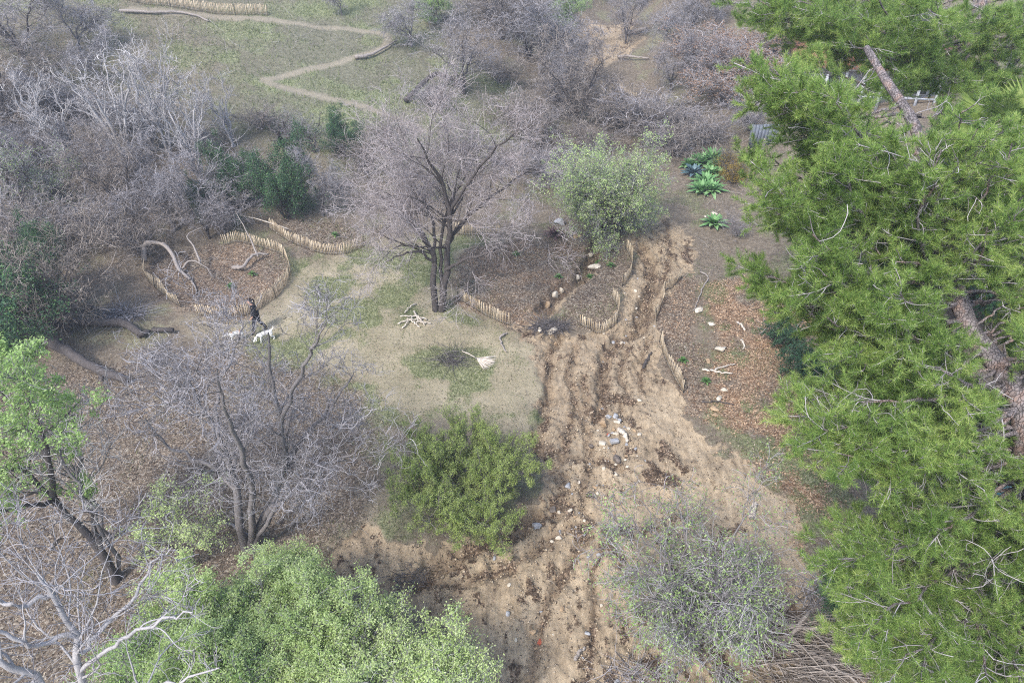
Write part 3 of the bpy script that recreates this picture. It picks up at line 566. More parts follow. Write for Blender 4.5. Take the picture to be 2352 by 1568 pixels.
 ('broadleaf', 1950, 700, 600, 'glossy dark shrub hidden behind the middle of the pine', None, 1.2, 'broad leaved shrubs by the pine'),
 ('evergreen', 2200, 400, 220, 'dark green shrub behind the pine by the white posted house', None, 1.0, None),
 ('evergreen', 1950, 1420, 1290, 'dark green shrub under the lower left boughs of the pine', None, .7, None),
]:
    place(a[0], a[1], a[2], a[3], a[4], a[5], a[6], grp=a[7])
# trees just outside the frame, so that the grove goes on
# ---------------------------------------------------------------- the big central tree
def W(u, v, y): # point in the vertical plane y seen at pixel
    d = FW+RT*((u-1176)/FL)+UP*((784-v)/FL); t = y/d[1]; return CP+d*t
b0 = gp(1008, 712); yb = b0[1]
def rel(pts, b_): return [tuple(np.array(W(u, v, b_[1]+dy))-b_) for u, v, dy in pts]
Lc = limbs([(rel([(1001, 716, 0), (996, 640, 0), (998, 590, .1), (975, 545, .4), (940, 510, .8), (880, 460, 1.6), (840, 400, 2.2)], b0), .17, .02),
 (rel([(1014, 716, 0), (1022, 640, 0), (1030, 560, .1), (1030, 490, 0), (1020, 430, -.2), (990, 380, -.6), (960, 320, -1.2)], b0), .18, .02),
 (rel([(1030, 560, .1), (1060, 520, .5), (1110, 465, 1.0), (1170, 420, 1.6), (1240, 380, 2)], b0), .085, .02),
 (rel([(1016, 690, .1), (1010, 600, .3), (1018, 520, .8), (1050, 440, 1.6), (1100, 340, 2.4)], b0), .10, .02),
 (rel([(1022, 620, 0), (1060, 600, -.3), (1120, 580, -.4), (1190, 550, -.6), (1260, 530, -.8)], b0), .09, .015),
 (rel([(998, 600, 0), (960, 580, -.4), (920, 585, -.9), (885, 600, -1.2)], b0), .07, .015),
 (rel([(998, 590, .1), (990, 500, 1.0), (930, 400, 2.6), (870, 330, 3.6)], b0), .08, .02),
 (rel([(1030, 490, 0), (1090, 400, -.8), (1150, 330, -1.8), (1200, 300, -2.4)], b0), .07, .02)], 16, .04, 5)
build('bare_tree', 'big central bare tree with two dark trunks and a wide pinkish crown of fine twigs', 'bare tree', Lc,
 [LV(100, .48, .85, 9, .12, .04, t0=.3, rk=.4, lmax=3.8), LV(1000, .5, .7, 7, .15, .04, rk=.5, rend=.007, t0=.2, lmin=.5, lmax=1.8), LV(5500, .7, .75, 6, .18, .02, rk=.6, rend=.005, t0=.15, lmin=.4), LV(9000, .7, .7, 4, .2, .02, rk=.8, rend=.004, t0=.2, lmin=.3)], 'bark_dark', 'twig_pink', 7, loc=b0)
# ---------------------------------------------------------------- foreground left bare tree
b1 = gp(575, 1262)
L1 = limbs([(rel([(565, 1268, 0), (550, 1180, 0), (535, 1100, .2), (500, 1000, .6), (440, 900, .9), (400, 820, 1.2)], b1), .15, .02),
 (rel([(580, 1268, 0), (610, 1180, .1), (650, 1080, .3), (645, 980, .3), (625, 880, .2), (615, 760, 0)], b1), .15, .02),
 (rel([(572, 1268, 0), (580, 1150, -.3), (560, 1050, -.8), (520, 960, -1.4), (500, 850, -1.9)], b1), .12, .02),
 (rel([(650, 1080, .3), (700, 1000, .8), (770, 920, 1.4), (810, 860, 1.8)], b1), .08, .015),
 (rel([(590, 1230, 0), (650, 1150, -.4), (730, 1080, -.8), (820, 1040, -1.2)], b1), .08, .015),
 (rel([(535, 1100, .2), (460, 1060, .2), (380, 1020, .4), (330, 960, .5)], b1), .07, .015),
 (rel([(645, 980, .3), (680, 880, -.2), (720, 800, -.6), (750, 750, -1)], b1), .07, .015),
 (rel([(500, 1000, .6), (500, 900, 1.2), (540, 800, 1.8), (560, 740, 2.2)], b1), .07, .015),
 (rel([(572, 1230, 0), (520, 1200, 1), (440, 1190, 1.6), (360, 1180, 2)], b1), .06, .012)], 16, .035, 9)
build('bare_tree', 'large grey bare tree in the left foreground in front of the person and dogs', 'bare tree', L1,
 [LV(80, .42, .8, 9, .14, .08, t0=.25, rk=.42, lmax=2.6), LV(620, .5, .75, 8, .2, .07, rk=.45, rend=.006, t0=.15, lmin=.5, lmax=1.5), LV(3400, .6, .75, 7, .26, .05, rk=.6, rend=.005, t0=.15, lmin=.35), LV(3800, .6, .8, 5, .3, .03, rk=.8, rend=.0045, t0=.2, lmin=.25)], 'bark_grey', 'twig_grey', 17, loc=b1)
# ---------------------------------------------------------------- bottom left pale tree close to the camera
b2 = np.array([-7.6, 5.3, gz(-7.6, 5.3)])
q2 = lambda *pts: [tuple(P(u-115, v+60, d)-b2) for u, v, d in pts]
L2 = limbs([([(0, 0, -.2), (0.1, .3, 3)]+q2((330, 1700, 14.5), (300, 1480, 13.5), (285, 1400, 13.2), (240, 1300, 12.8), (200, 1250, 12.5)), .11, .015),
 (q2((320, 1640, 14.3), (200, 1500, 13.6), (100, 1450, 13), (0, 1340, 12.6), (-60, 1240, 12)), .08, .02),
 (q2((300, 1440, 13.3), (340, 1390, 13.5), (420, 1320, 13.8), (470, 1230, 14), (510, 1200, 14)), .05, .01),
 (q2((300, 1480, 13.5), (380, 1420, 13), (470, 1370, 12.6), (560, 1340, 12.2)), .045, .012),
 (q2((330, 1600, 14.2), (400, 1540, 14), (500, 1510, 13.6), (620, 1470, 13.2)), .05, .012),
 (q2((285, 1400, 13.2), (180, 1420, 12.6), (80, 1380, 12), (-20, 1400, 11.6)), .05, .012),
 (q2((200, 1500, 13.6), (120, 1560, 13), (0, 1560, 12.4)), .05, .01),
 (q2((240, 1300, 12.8), (140, 1330, 12.4), (60, 1260, 12.2), (30, 1200, 12)), .05, .012)], 16, .03, 3)
build('bare_tree', 'pale grey bare tree in the bottom left corner, nearest the camera', 'bare tree', L2,
 [LV(60, .45, .8, 9, .14, .06, t0=.3, lmax=2.2), LV(330, .5, .8, 8, .2, .05, rk=.5, rend=.006, t0=.2, lmin=.35, lmax=1.1), LV(1100, .6, .8, 6, .22, .03, rk=.6, rend=.005, t0=.2, lmin=.2)], 'bark_pale', 'twig_grey', 27, loc=b2)
# ---------------------------------------------------------------- left green tree
b3 = gp(262, 1335)
L3 = limbs([(rel([(268, 1340, 0), (235, 1270, .1), (190, 1215, .2), (128, 1158, .4), (60, 1080, .6), (0, 1000, .8)], b3), .15, .02),
 (rel([(235, 1270, .1), (215, 1200, .3), (190, 1150, .6), (185, 1120, .8)], b3), .09, .03),
 (rel([(128, 1158, .4), (110, 1050, .2), (80, 950, .1), (50, 850, 0)], b3), .09, .02),
 (rel([(60, 1080, .6), (-20, 1060, .2), (-80, 980, 0)], b3), .09, .02),
 (rel([(128, 1158, .4), (60, 1160, -.5), (-20, 1180, -1.2)], b3), .07, .02),
 (rel([(110, 1050, .2), (30, 930, 1.0), (-40, 850, 1.4)], b3), .07, .02)], 14, .04, 4)
build('leafy_tree', 'bright green leafing tree with dark slanting trunk at the left edge', 'leafy tree', L3,
 [LV(50, .42, .8, 9, .14, .04, t0=.45, lmax=1.8), LV(360, .5, .8, 7, .2, .03, rk=.5, rend=.006, t0=.2, lmin=.35, lmax=.9), LV(1500, .6, .8, 6, .22, .03, rk=.6, rend=.004, t0=.2, lmin=.25)], 'bark_dark', 'twig_grey', 37,
 [('leaf_spring', 26000, (.05, .11), .5, .05, .3, .5)], loc=b3)
# ---------------------------------------------------------------- big pale green crowns at the bottom
def crown(u, v, d, s, label, seed, nl, H=5.0, leafmat='leaf_pale', grp=None, wd=3.6, sz=(.04, .08)):
    top = P(u, v, d); b_ = np.array([top[0], top[1], gz(top[0], top[1])]); H = top[2]-b_[2]
    S_ = stems(seed, 9, H*.92, wd, .10, .015, .1, wob=.08, low=.12)
    return build('leafy_tree', label, 'leafy tree', S_, [LV(150, .42, .8, 9, .16, .03, t0=.35, lmax=2.4), LV(1600, .5, .8, 7, .2, .06, rk=.5, rend=.006, t0=.1, lmin=.5, lmax=1.2), LV(7500, .6, .8, 5, .22, .05, rk=.6, rend=.0045, t0=.2, lmin=.25)],
      'bark_grey', 'twig_grey', seed, [(leafmat, nl, sz, .48, .06, .2, .5)], loc=b_, group=grp)
GF = 'pale green leafing trees at the bottom'
crown(590, 1370, 17.2, 1, 'large pale green leafing tree at the bottom edge left of centre', 51, 210000, wd=2.7, grp=GF)
crown(890, 1500, 16.8, 1, 'pale green leafing tree at the bottom edge, right one beside the mud', 52, 110000, wd=1.5, grp=GF)
crown(390, 1440, 17.0, 1, 'green leafing tree behind the pale bare tree at the bottom left', 53, 90000, leafmat='leaf_spring', wd=2.2, grp=GF)
# ---------------------------------------------------------------- coyote brush dome
b4 = gp(1062, 1185); hh = 3.1
S_ = stems(61, 30, hh*.85, 2.2, .045, .012, 0, wob=.05, low=.18)
build('round_shrub', 'dense round olive green shrub standing at the edge of the mud flow', 'shrub', S_,
 [LV(330, .5, .6, 8, .10, .12, t0=.25, lmax=1.2), LV(3000, .5, .5, 6, .10, .22, rk=.5, rend=.005, t0=.2, lmin=.3, lmax=.6), LV(9000, .6, .5, 5, .1, .2, rk=.7, rend=.004, t0=.3, lmin=.14, lmax=.3)],
 'bark_grey', 'twig_dark', 61, [('leaf_brush', 210000, (.03, .06), .32, .035, .1, .2)], loc=b4)
# ---------------------------------------------------------------- right foreground arching shrub
b5 = gp(1590, 1480)
S_ = stems(71, 15, 4.9, 2.2, .06, .012, .05, wob=.09, low=.1, lean=(-.3, .7))
build('arching_shrub', 'half bare arching shrub with scattered green leaves in the right foreground', 'shrub', S_,
 [LV(120, .5, .8, 9, .14, -.05, t0=.2, lmax=2.0), LV(1200, .5, .7, 8, .16, -.07, rk=.5, rend=.006, t0=.2, lmin=.4, lmax=1.2), LV(5600, .6, .7, 6, .18, -.09, rk=.6, rend=.0045, t0=.2, lmin=.3, lmax=.7)],
 'bark_grey', 'twig_grey', 71, [('leaf_spring', 14000, (.045, .095), .5, .05, .2, .5)], loc=b5)
b6 = gp(1400, 545)
Lx = stems(81, 6, 5.2, 3.2, .12, .02, .12, wob=.12, low=.06)
build('leafy_tree', 'pale green leafing tree with dark trunk at the head of the mud gully', 'leafy tree', Lx,
 [LV(80, .45, .8, 9, .14, .04, t0=.2, lmax=2.6), LV(1000, .5, .75, 7, .2, .02, rk=.5, rend=.006, t0=.1, lmin=.5, lmax=1.3), LV(6500, .6, .8, 6, .24, .02, rk=.6, rend=.0045, t0=.1, lmin=.3), LV(5000, .6, .8, 5, .24, .02, rk=.7, rend=.004, t0=.1, lmin=.25)],
 'bark_dark', 'twig_grey', 81, [('leaf_pale', 26000, (.06, .12), .5, .08, .1, .4), ('leaf_spring', 16000, (.06, .12), .5, .08, .1, .4)], loc=b6)
b7 = gp(440, 1300)
build('small_shrub', 'small sparse shrub with pale new leaves at the foot of the large left bare tree', 'shrub', stems(91, 8, 2.4, 1.3, .03, .01, 0), 
 [LV(60, .5, .7, 7, .15, .05, t0=.2), LV(500, .5, .8, 6, .2, .03, rk=.6, rend=.004)], 'bark_grey', 'twig_grey', 91, [('leaf_pale', 5000, (.05, .09), .5, .05)], loc=b7)
# ---------------------------------------------------------------- pines
def pine(name, label, trunk, r0, polys, ncl, seed, dr, ntip, group, back=0.0, nl=40, nsz=(.07, .15)):
    """polys = photo outlines of the crown; clumps fill the volume behind them between the forward depths dr"""
    r = rsd(seed); base = np.array(trunk[0]); o = emp(name, label, 'pine tree', base, group=group)
    tp = resamp([tuple(np.array(p)-base) for p in trunk], 40); R = np.linspace(r0, r0*.3, 40)
    L = [];
    while len(L) < ncl:
        pl, hol = polys; pl_ = np.array(pl, float); u = r.uniform(pl_[:, 0].min(), pl_[:, 0].max()); v = r.uniform(pl_[:, 1].min(), pl_[:, 1].max())
        if not pg_in(np.array([u]), np.array([v]), pl_)[0]: continue
        if any(((u-a)/c_)**2+((v-b_)/d_)**2 < 1 for a, b_, c_, d_ in hol): continue
        if pl_dist(np.array([u]), np.array([v]), np.array([[2352., 960], [2232, 760], [2178, 590]]))[0] < 78 and seed == 101: continue
        t = P(u, v, r.uniform(*dr))
        if t[2] < gz(t[0], t[1])+1.2: continue
        t = t-base; dd = np.linalg.norm((tp-t)*np.array([1, 1, 1]), axis=1)+np.maximum(0, tp[:, 2]-(t[2]-.1*np.hypot(*(tp-t)[:, :2].T)))*.7; dd[:6] += 9
        k = int(np.argmin(dd)); a = tp[k]; mid = a*.5+t*.5+np.array([0, 0, -.12*np.linalg.norm(t-a)])+r.normal(size=3)*.15
        L.append(([a, mid, t], .022+.006*np.linalg.norm(t-a), .012))
    A, B = limbs(L, 12, .04, seed)
    V, F = tubes(tp[None], (R*(1+.08*np.sin(np.arange(40)*1.7)))[None], 14)
    mk('trunk', V, F, M['bark_pine'], o)
    Q1, R1 = grow(r, A, B, ncl*11, .36, .75, 7, .12, .08, rk=.55, rend=.008, t0=.35, lmax=1.1, lmin=.4)
    Q1[:, :, 2] = Q1[:, :1, 2]+(Q1[:, :, 2]-Q1[:, :1, 2])*.45
    Q2, R2 = grow(r, Q1, R1, ntip, .5, .7, 5, .10, .14, rk=.6, rend=.006, t0=.15, lmax=.7, lmin=.25)
    A2, B2 = grow(r, A, B, ncl*2, .35, .9, 7, .25, -.02, rk=.5, rend=.006, t0=.1, lmax=1.2, lmin=.4)
    A3, B3 = grow(r, A2, B2, ncl*6, .5, .9, 6, .3, -.02, rk=.6, rend=.005, t0=.1, lmin=.2)
    mk('limbs', *tubes(A, B, 6), M['bark_pine'], o)
    mk('branches', *join([tubes(Q1, R1, 3), tubes(Q2, R2, 3), tubes(A2, B2, 4), tubes(A3, B3, 3)]), M['twig_lav'], o)
    # needle tufts along the last twigs
    c0 = np.concatenate([Q2[:, k] for k in (2, 3, 4)]); T = np.concatenate([nrm(Q2[:, k]-Q2[:, k-1]) for k in (2, 3, 4)]); n_ = len(c0)
    kp = np.min(np.linalg.norm(c0[:, None]-tp[None, ::2], axis=2), axis=1) > (.7 if seed == 101 else .4); c0, T = c0[kp], T[kp]; n_ = len(c0)
    pos = np.repeat(c0, nl, 0); T = np.repeat(T, nl, 0); D = nrm(T*r.uniform(.1, 1.1, (n_*nl, 1))+nrm(r.normal(size=(n_*nl, 3)))*.75+np.array([0, 0, .15]))
    l = r.uniform(*nsz, n_*nl)[:, None]; Wd = nrm(np.cross(D, r.normal(size=D.shape)))*.0042; pos = pos-T*r.uniform(0, .10, (n_*nl, 1))
    V = np.stack([pos-Wd, pos+Wd, pos+D*l], 1).reshape(-1, 3)
    mk('needles', V, np.arange(len(V)).reshape(-1, 3), M['needle'], o, False)
    return o
g1 = np.array([11.6, 9.4, gz(11.6, 9.4)-.3])
tr1 = [g1, (11.5, 9.6, 4), (10.3, 10, 7.6), P(2345, 930, 13.3), P(2232, 760, 13.8), P(2178, 600, 14.3), P(2150, 430, 15), P(2096, 280, 15.8), P(2035, 185, 16.4), P(1990, 110, 17)]
pine('pine_tree', 'nearest pine with a thick leaning flaky trunk, filling the right side', tr1, .25,
 ([(1720, 150), (1840, 140), (2000, 200), (2200, 240), (2500, 260), (2560, 1700), (2120, 1640), (2000, 1500), (1920, 1440), (1960, 1370), (1900, 1290), (1920, 1120), (1875, 990), (1820, 890), (1875, 830), (1830, 700), (1730, 675), (1670, 630), (1740, 560), (1715, 470), (1735, 380), (1820, 290), (1740, 230)],
  [(2025, 255, 60, 48), (2152, 465, 40, 40), (2150, 1330, 110, 100), (2310, 1420, 50, 80), (2085, 250, 30, 40), (1900, 800, 50, 40), (2000, 1130, 60, 40), (1960, 600, 60, 35), (2060, 960, 70, 40), (2130, 1150, 50, 50)]), 270, 101, (11.5, 16.5), 17500, 'pines on the right')
g2 = G(2330, 560); g2 = np.array([g2[0], g2[1], gz(g2[0], g2[1])-.3])
tr2 = [g2, g2*.6+P(2262, 80, 23)*.4, P(2262, 80, 23), P(2255, -60, 23.5)]
pine('pine_tree', 'farther pine with a straight dark trunk in the top right corner', tr2, .3,
 ([(1690, -60), (2500, -60), (2500, 300), (2150, 230), (2000, 160), (1850, 170), (1780, 120), (1720, 60)], [(2240, 110, 50, 35), (2130, 60, 40, 30)]), 90, 102, (18.5, 25), 6000, 'pines on the right', nsz=(.12, .2))
g3 = np.array([16, 13, gz(16, 13)-.3])
pine('pine_tree', 'yellow green pine boughs coming in from the right edge', [g3, (15.8, 13, 6), (15, 12.5, 11), (14.5, 12.5, 14)], .28,
 ([(2270, 460), (2500, 380), (2500, 1100), (2300, 1050), (2330, 800), (2310, 620)], [(2330, 840, 40, 60)]), 26, 103, (13.5, 16.5), 1500, 'pines on the right')
# ---------------------------------------------------------------- small builders
def box(c, s, rz=0, rx=0, ry=0):
    V = np.array([[x, y, z] for x in (-.5, .5) for y in (-.5, .5) for z in (-.5, .5)])*np.array(s)
    for a, i, j in ((rx, 1, 2), (ry, 2, 0), (rz, 0, 1)):
        if a: ca, sa = math.cos(a), math.sin(a); p, q = V[:, i].copy(), V[:, j].copy(); V[:, i] = p*ca-q*sa; V[:, j] = p*sa+q*ca
    F = np.array([[0, 1, 3, 2], [4, 6, 7, 5], [0, 4, 5, 1], [2, 3, 7, 6], [0, 2, 6, 4], [1, 5, 7, 3]]); return V+np.array(c), F
def tube1(pts, r0, r1=None, S=6, K=10, seed=0):
    q = resamp(pts, K); r1 = r0 if r1 is None else r1; v, f = tubes(q[None], np.linspace(r0, r1, K)[None], S, seed)
    n_ = len(v); v = np.vstack([v, q[:1], q[-1:]]); e = [[n_, (i+1) % S, i, i] for i in range(0)]
    return v, f
def capped(pts, r0, r1=None, S=8, K=12, seed=0, wob=0):
    q = resamp(pts, K); r_ = rsd(seed); q = q+r_.normal(size=q.shape)*wob; r1 = r0 if r1 is None else r1; R = np.linspace(r0, r1, K)*(1+r_.normal(size=K)*.06)
    q = np.vstack([q[:1], q, q[-1:]]); R = np.concatenate([[.001], R, [.001]]); return tubes(q[None], R[None], S, seed)
# ---------------------------------------------------------------- picket fences
def fence(label, px, n_, h_=.74, lean=.05, seed=0, stakes=4, grp='picket roll fences round the planting beds', tilt=None):
    r = rsd(seed); g = resamp([gp(u, v) for u, v in px], 120); s = np.concatenate([[0], np.cumsum(np.linalg.norm(np.diff(g[:, :2], axis=0), axis=1))])
    n_ = max(6, int(s[-1]/.092)) if n_ is None else n_
    at = lambda q: np.array([np.interp(q, s, g[:, k]) for k in (0, 1)])
    o = emp('picket_fence', label, 'fence', (*at(0), gz(*at(0))), group=grp); o0 = np.array(o.location); P_ = []; T_ = []; st = []
    la, lb = r.normal(0, 1), r.normal(0, 1)
    for i in range(n_):
        q = s[-1]*(i+.5)/n_; p = at(q); p2 = at(min(q+.05, s[-1])); p1 = at(max(q-.05, 0)); t = p2-p1; t /= np.linalg.norm(t)+1e-9; nv = np.array([-t[1], t[0]])
        ll = lean*(math.sin(i*.21+la)+.5*math.sin(i*.063+lb))+(tilt or 0); z = gz(*p)-.04; hh_ = h_*r.uniform(.88, 1.06); sl = r.normal(0, .02)
        b_ = np.array([*p, z]); top = b_+np.array([*(nv*ll*hh_*1.6+t*sl), hh_]); T_.append((b_, top)); w_ = .02; th = .006; zz = top-b_
        tv = np.array([*t, 0]); nn_ = np.array([*nv, 0]); V = []
        for f_, ww in ((0, w_), (1, w_)):
            for a, c_ in ((-1, -1), (1, -1), (1, 1), (-1, 1)): V.append(b_+zz*f_+tv*a*ww+nn_*c_*th)
        k = np.array(V)-o0; P_.append((k, np.array([[0, 1, 5, 4], [1, 2, 6, 5], [2, 3, 7, 6], [3, 0, 4, 7], [4, 5, 6, 7], [0, 3, 2, 1]])))
    mk('pickets', *join(P_), M['picket'], o, False)
    W_ = []
    for f_ in (.22, .75):
        pts = np.array([b_+(t-b_)*f_ for b_, t in T_])-o0; K = len(pts); W_.append(tubes(pts[None], np.full((1, K), .005), 4, 1)); 
        W_.append(tubes((pts+np.array([0, 0, .012]))[None], np.full((1, K), .004), 4, 1))
    mk('wire', *join(W_), M['wire'], o)
    for i in np.linspace(0, n_-1, stakes).astype(int):
        b_, t = T_[i]; mk('stake', *capped([b_-o0-np.array([0, 0, .1]), b_-o0+np.array([.015, -.02, .35]), t-o0+np.array([.015, -.02, .10])], .013, S=6, K=5), M['stake'], o)
    return o
fence('picket fence at the very top, running along the upper hillside path', [(255, -14), (310, 6), (400, 20), (500, 31), (617, 38)], None, .85, .03, 1, 6)
fence('ring picket fence arc from the upper left tip round the right to the person', [(512, 562), (545, 558), (580, 564), (617, 574), (652, 592), (669, 622), (655, 656), (633, 684), (600, 704), (567, 724), (517, 732), (454, 728)], None, .74, .05, 2, 7)
fence('short picket fence closing the left side of the ring bed', [(330, 618), (337, 640), (355, 664), (387, 689), (417, 709)], None, .74, .10, 3, 3)
fence('curved picket fence between the dark evergreen shrub and the ring bed', [(617, 523), (653, 549), (700, 571), (750, 585), (800, 584), (838, 566)], None, .74, .05, 4, 4)
fence('tiny picket fence piece left of the central tree crown', [(870, 541), (898, 522)], None, .74, .05, 5, 2)
fence('short picket fence behind the trunks of the central tree', [(1042, 535), (1062, 542), (1100, 545), (1150, 543)], None, .74, .04, 6, 3)
fence('straight picket fence right of the central tree trunks', [(1050, 683), (1084, 706), (1118, 727), (1151, 743), (1173, 749)], None, .74, .04, 7, 3)
fence('curved picket fence on the upper right of the gully island', [(1436, 572), (1449, 596), (1451, 622), (1441, 646), (1428, 661)], None, .74, .04, 8, 3)
fence('hooked picket fence at the lower tip of the gully island', [(1406, 689), (1417, 712), (1418, 739), (1402, 753), (1378, 759), (1353, 754), (1331, 747)], None, .74, .05, 9, 3)
fence('sagging picket fence along the upper right side of the mud track', [(1559, 639), (1544, 662), (1524, 676), (1515, 707), (1507, 739)], None, .74, .10, 10, 3)
fence('picket fence leaning over the right bed beside the lower mud track', [(1514, 782), (1523, 812), (1538, 846), (1551, 876), (1568, 908)], None, .74, .06, 11, 3)
fence('picket fence half hidden behind the blue grey shrubs on the upper slope', [(1420, 205), (1440, 222), (1462, 232)], None, .6, .05, 12, 2)
# ---------------------------------------------------------------- rocks
def ico(sub=2):
    import bmesh
    bm = bmesh.new(); bmesh.ops.create_icosphere(bm, subdivisions=sub, radius=1); V = np.array([v.co[:] for v in bm.verts]); F = np.array([[v.index for v in f.verts] for f in bm.faces]); bm.free(); return V, F
IV, IF = ico(3)
def rockmesh(seed, s, flat=1):
    r = rsd(seed); V = IV.copy()
    for _ in range(13):
        d = nrm(r.normal(size=3)); h_ = r.uniform(.5, .85); q = V@d; V = V-np.maximum(q-h_, 0)[:, None]*d
    V = V*(1+(fbm(V[:, 0]*2+seed, V[:, 1]*2+V[:, 2]*3, seed)-.5)[:, None]*.25)
    return V*np.array(s)
def rock(u, v, s, label, m_, seed, name='rock', grp=None, rz=0, flat=False, sink=.25):
    p = gp(u, v); o = mk(name, rockmesh(seed, s), IF, M[m_], None, False); o.location = (p[0], p[1], p[2]+s[2]*(1-sink)-s[2]*.2); o.rotation_euler = (.1*math.sin(seed), .1*math.cos(seed), rz or seed*1.3)
    return tag(o, label, 'rock', grp)
for i, (u, v, s, l, m_) in enumerate([
 (1285, 512, (.42, .35, .28), 'pale grey boulder at the left foot of the leafy green tree', 'rock_grey'),
 (1328, 543, (.5, .3, .2), 'long tan slab of rock left of the leafy green tree trunk', 'rock_tan'),
 (1355, 568, (.25, .2, .18), 'pale rock at the upper end of the dark gully', 'rock_pale'),
 (1370, 612, (.5, .26, .14), 'flat white slab on the gully island', 'rock_pale'),
 (1327, 623, (.2, .16, .16), 'small pale rock standing in the dark gully', 'rock_pale'),
 (1290, 653, (.2, .18, .22), 'pale rock at the top of the rock row along the gully edge', 'rock_pale'),
 (1276, 665, (.28, .2, .28), 'cream rock in the middle of the rock row along the gully edge', 'rock_pale'),
 (1258, 686, (.2, .14, .28), 'leaning yellowish rock at the lower end of the rock row', 'rock_tan'),
 (1268, 760, (.34, .22, .24), 'white block of rock in the dark root tangle below the gully', 'rock_pale'),
 (1240, 757, (.24, .16, .1), 'flat pale rock left of the white block in the root tangle', 'rock_pale'),
 (1277, 775, (.16, .12, .12), 'small tan rock just below the white block', 'rock_tan'),
 (1604, 718, (.42, .2, .14), 'cream slab lying beside the upper right bed', 'rock_pale'),
 (1634, 749, (.26, .16, .12), 'small cream rock below the cream slab on the slope', 'rock_pale'),
 (1655, 803, (.38, .28, .18), 'large whitish rock in the green patch on the slope', 'rock_pale'),
 (1627, 829, (.2, .15, .1), 'low pinkish rock left below the large whitish slope rock', 'rock_tan'),
 (1662, 900, (.22, .12, .1), 'small yellowish rock on the lower part of the slope', 'rock_pale'),
 (1650, 923, (.28, .12, .12), 'narrow tilted yellowish rock on the lower slope', 'rock_pale'),
 (1639, 945, (.26, .18, .1), 'flat peach rock by the end of the right bed', 'rock_tan'),
 (1641, 958, (.2, .12, .08), 'lowest flat ochre rock by the end of the right bed', 'rock_tan'),
 (1385, 970, (.32, .22, .2), 'largest ochre boulder of the rubble heap in the mud', 'rock_tan'),
 (1399, 952, (.15, .13, .11), 'blue grey stone at the top of the rubble heap', 'rock_grey'),
 (1414, 951, (.17, .13, .1), 'grey stone at the top right of the rubble heap', 'rock_grey'),
 (1411, 982, (.12, .1, .08), 'small brown stone in the middle of the rubble heap', 'rock_tan'),
 (1417, 968, (.12, .16, .09), 'pale narrow stone right of the ochre boulder', 'rock_pale'),
 (1416, 994, (.13, .11, .09), 'white rounded stone low in the rubble heap', 'rock_pale'),
 (1417, 1055, (.22, .24, .17), 'dark brown angular rock below the rubble heap', 'rock_dark'),
 (1305, 1108, (.17, .14, .1), 'pale grey stone alone in the mud right of the round shrub', 'rock_grey'),
 (1271, 1165, (.15, .18, .12), 'dark stone in the debris right of the round shrub', 'rock_dark'),
 (1310, 1171, (.15, .1, .07), 'pale flat stone in the mud below the round shrub', 'rock_pale'),
 (1233, 1206, (.2, .17, .12), 'grey angular stone at the lower right of the round shrub', 'rock_grey'),
 (1284, 1229, (.14, .1, .09), 'white stone in the debris at the lower middle', 'rock_pale'),
 (1360, 1021, (.12, .15, .12), 'upright olive grey stone left below the rubble heap', 'rock_dark'),
 (1468, 921, (.13, .11, .07), 'pale stone alone right of the rubble heap', 'rock_pale'),
 (1411, 770, (.14, .11, .08), 'pale stone below the hooked fence tip', 'rock_grey'),
 (1458, 672, (.13, .11, .08), 'pale round stone in the track right of the gully island', 'rock_pale'),
 (1470, 994, (.12, .1, .07), 'whitish stone right of the bleached plank', 'rock_pale'),
 (1166, 1402, (.12, .1, .08), 'grey round pebble alone in the lower mud', 'rock_grey'),
 (1225, 1445, (.16, .1, .08), 'brown stone near the bottom of the mud', 'rock_tan'),
 (1620, 500, (.2, .1, .04), 'flat white stone by the grass right of the sandy track', 'rock_pale'),
 (1640, 497, (.22, .2, .15), 'cream rock beside the small agave', 'rock_pale'),
]): rock(u, v, tuple(k*.9 for k in s), l, m_, 200+i)
def brk(u, v, s, label, m_, rz, cat='brick', name='brick'):
    p = gp(u, v); o = mk(name, *box((0, 0, 0), s), M[m_], None, False); bv = o.modifiers.new('b', 'BEVEL'); bv.width = .012; bv.segments = 2
    o.location = (p[0], p[1], p[2]+s[2]*.42); o.rotation_euler = (.05, .08, rz); tag(o, label, cat)
brk(1411, 1014, (.32, .17, .13), 'grey concrete block at the lower right of the rubble heap', 'rock_grey', .3, 'concrete block', 'concrete_block')
brk(1383, 1020, (.24, .16, .1), 'white concrete block at the lower left of the rubble heap', 'rock_pale', -.2, 'concrete block', 'concrete_block')
brk(1397, 997, (.13, .09, .06), 'red brick in the middle of the rubble heap', 'brick', .4)
brk(1241, 1464, (.16, .12, .09), 'orange red brick piece in the mud near the bottom edge', 'brick', 1.1)
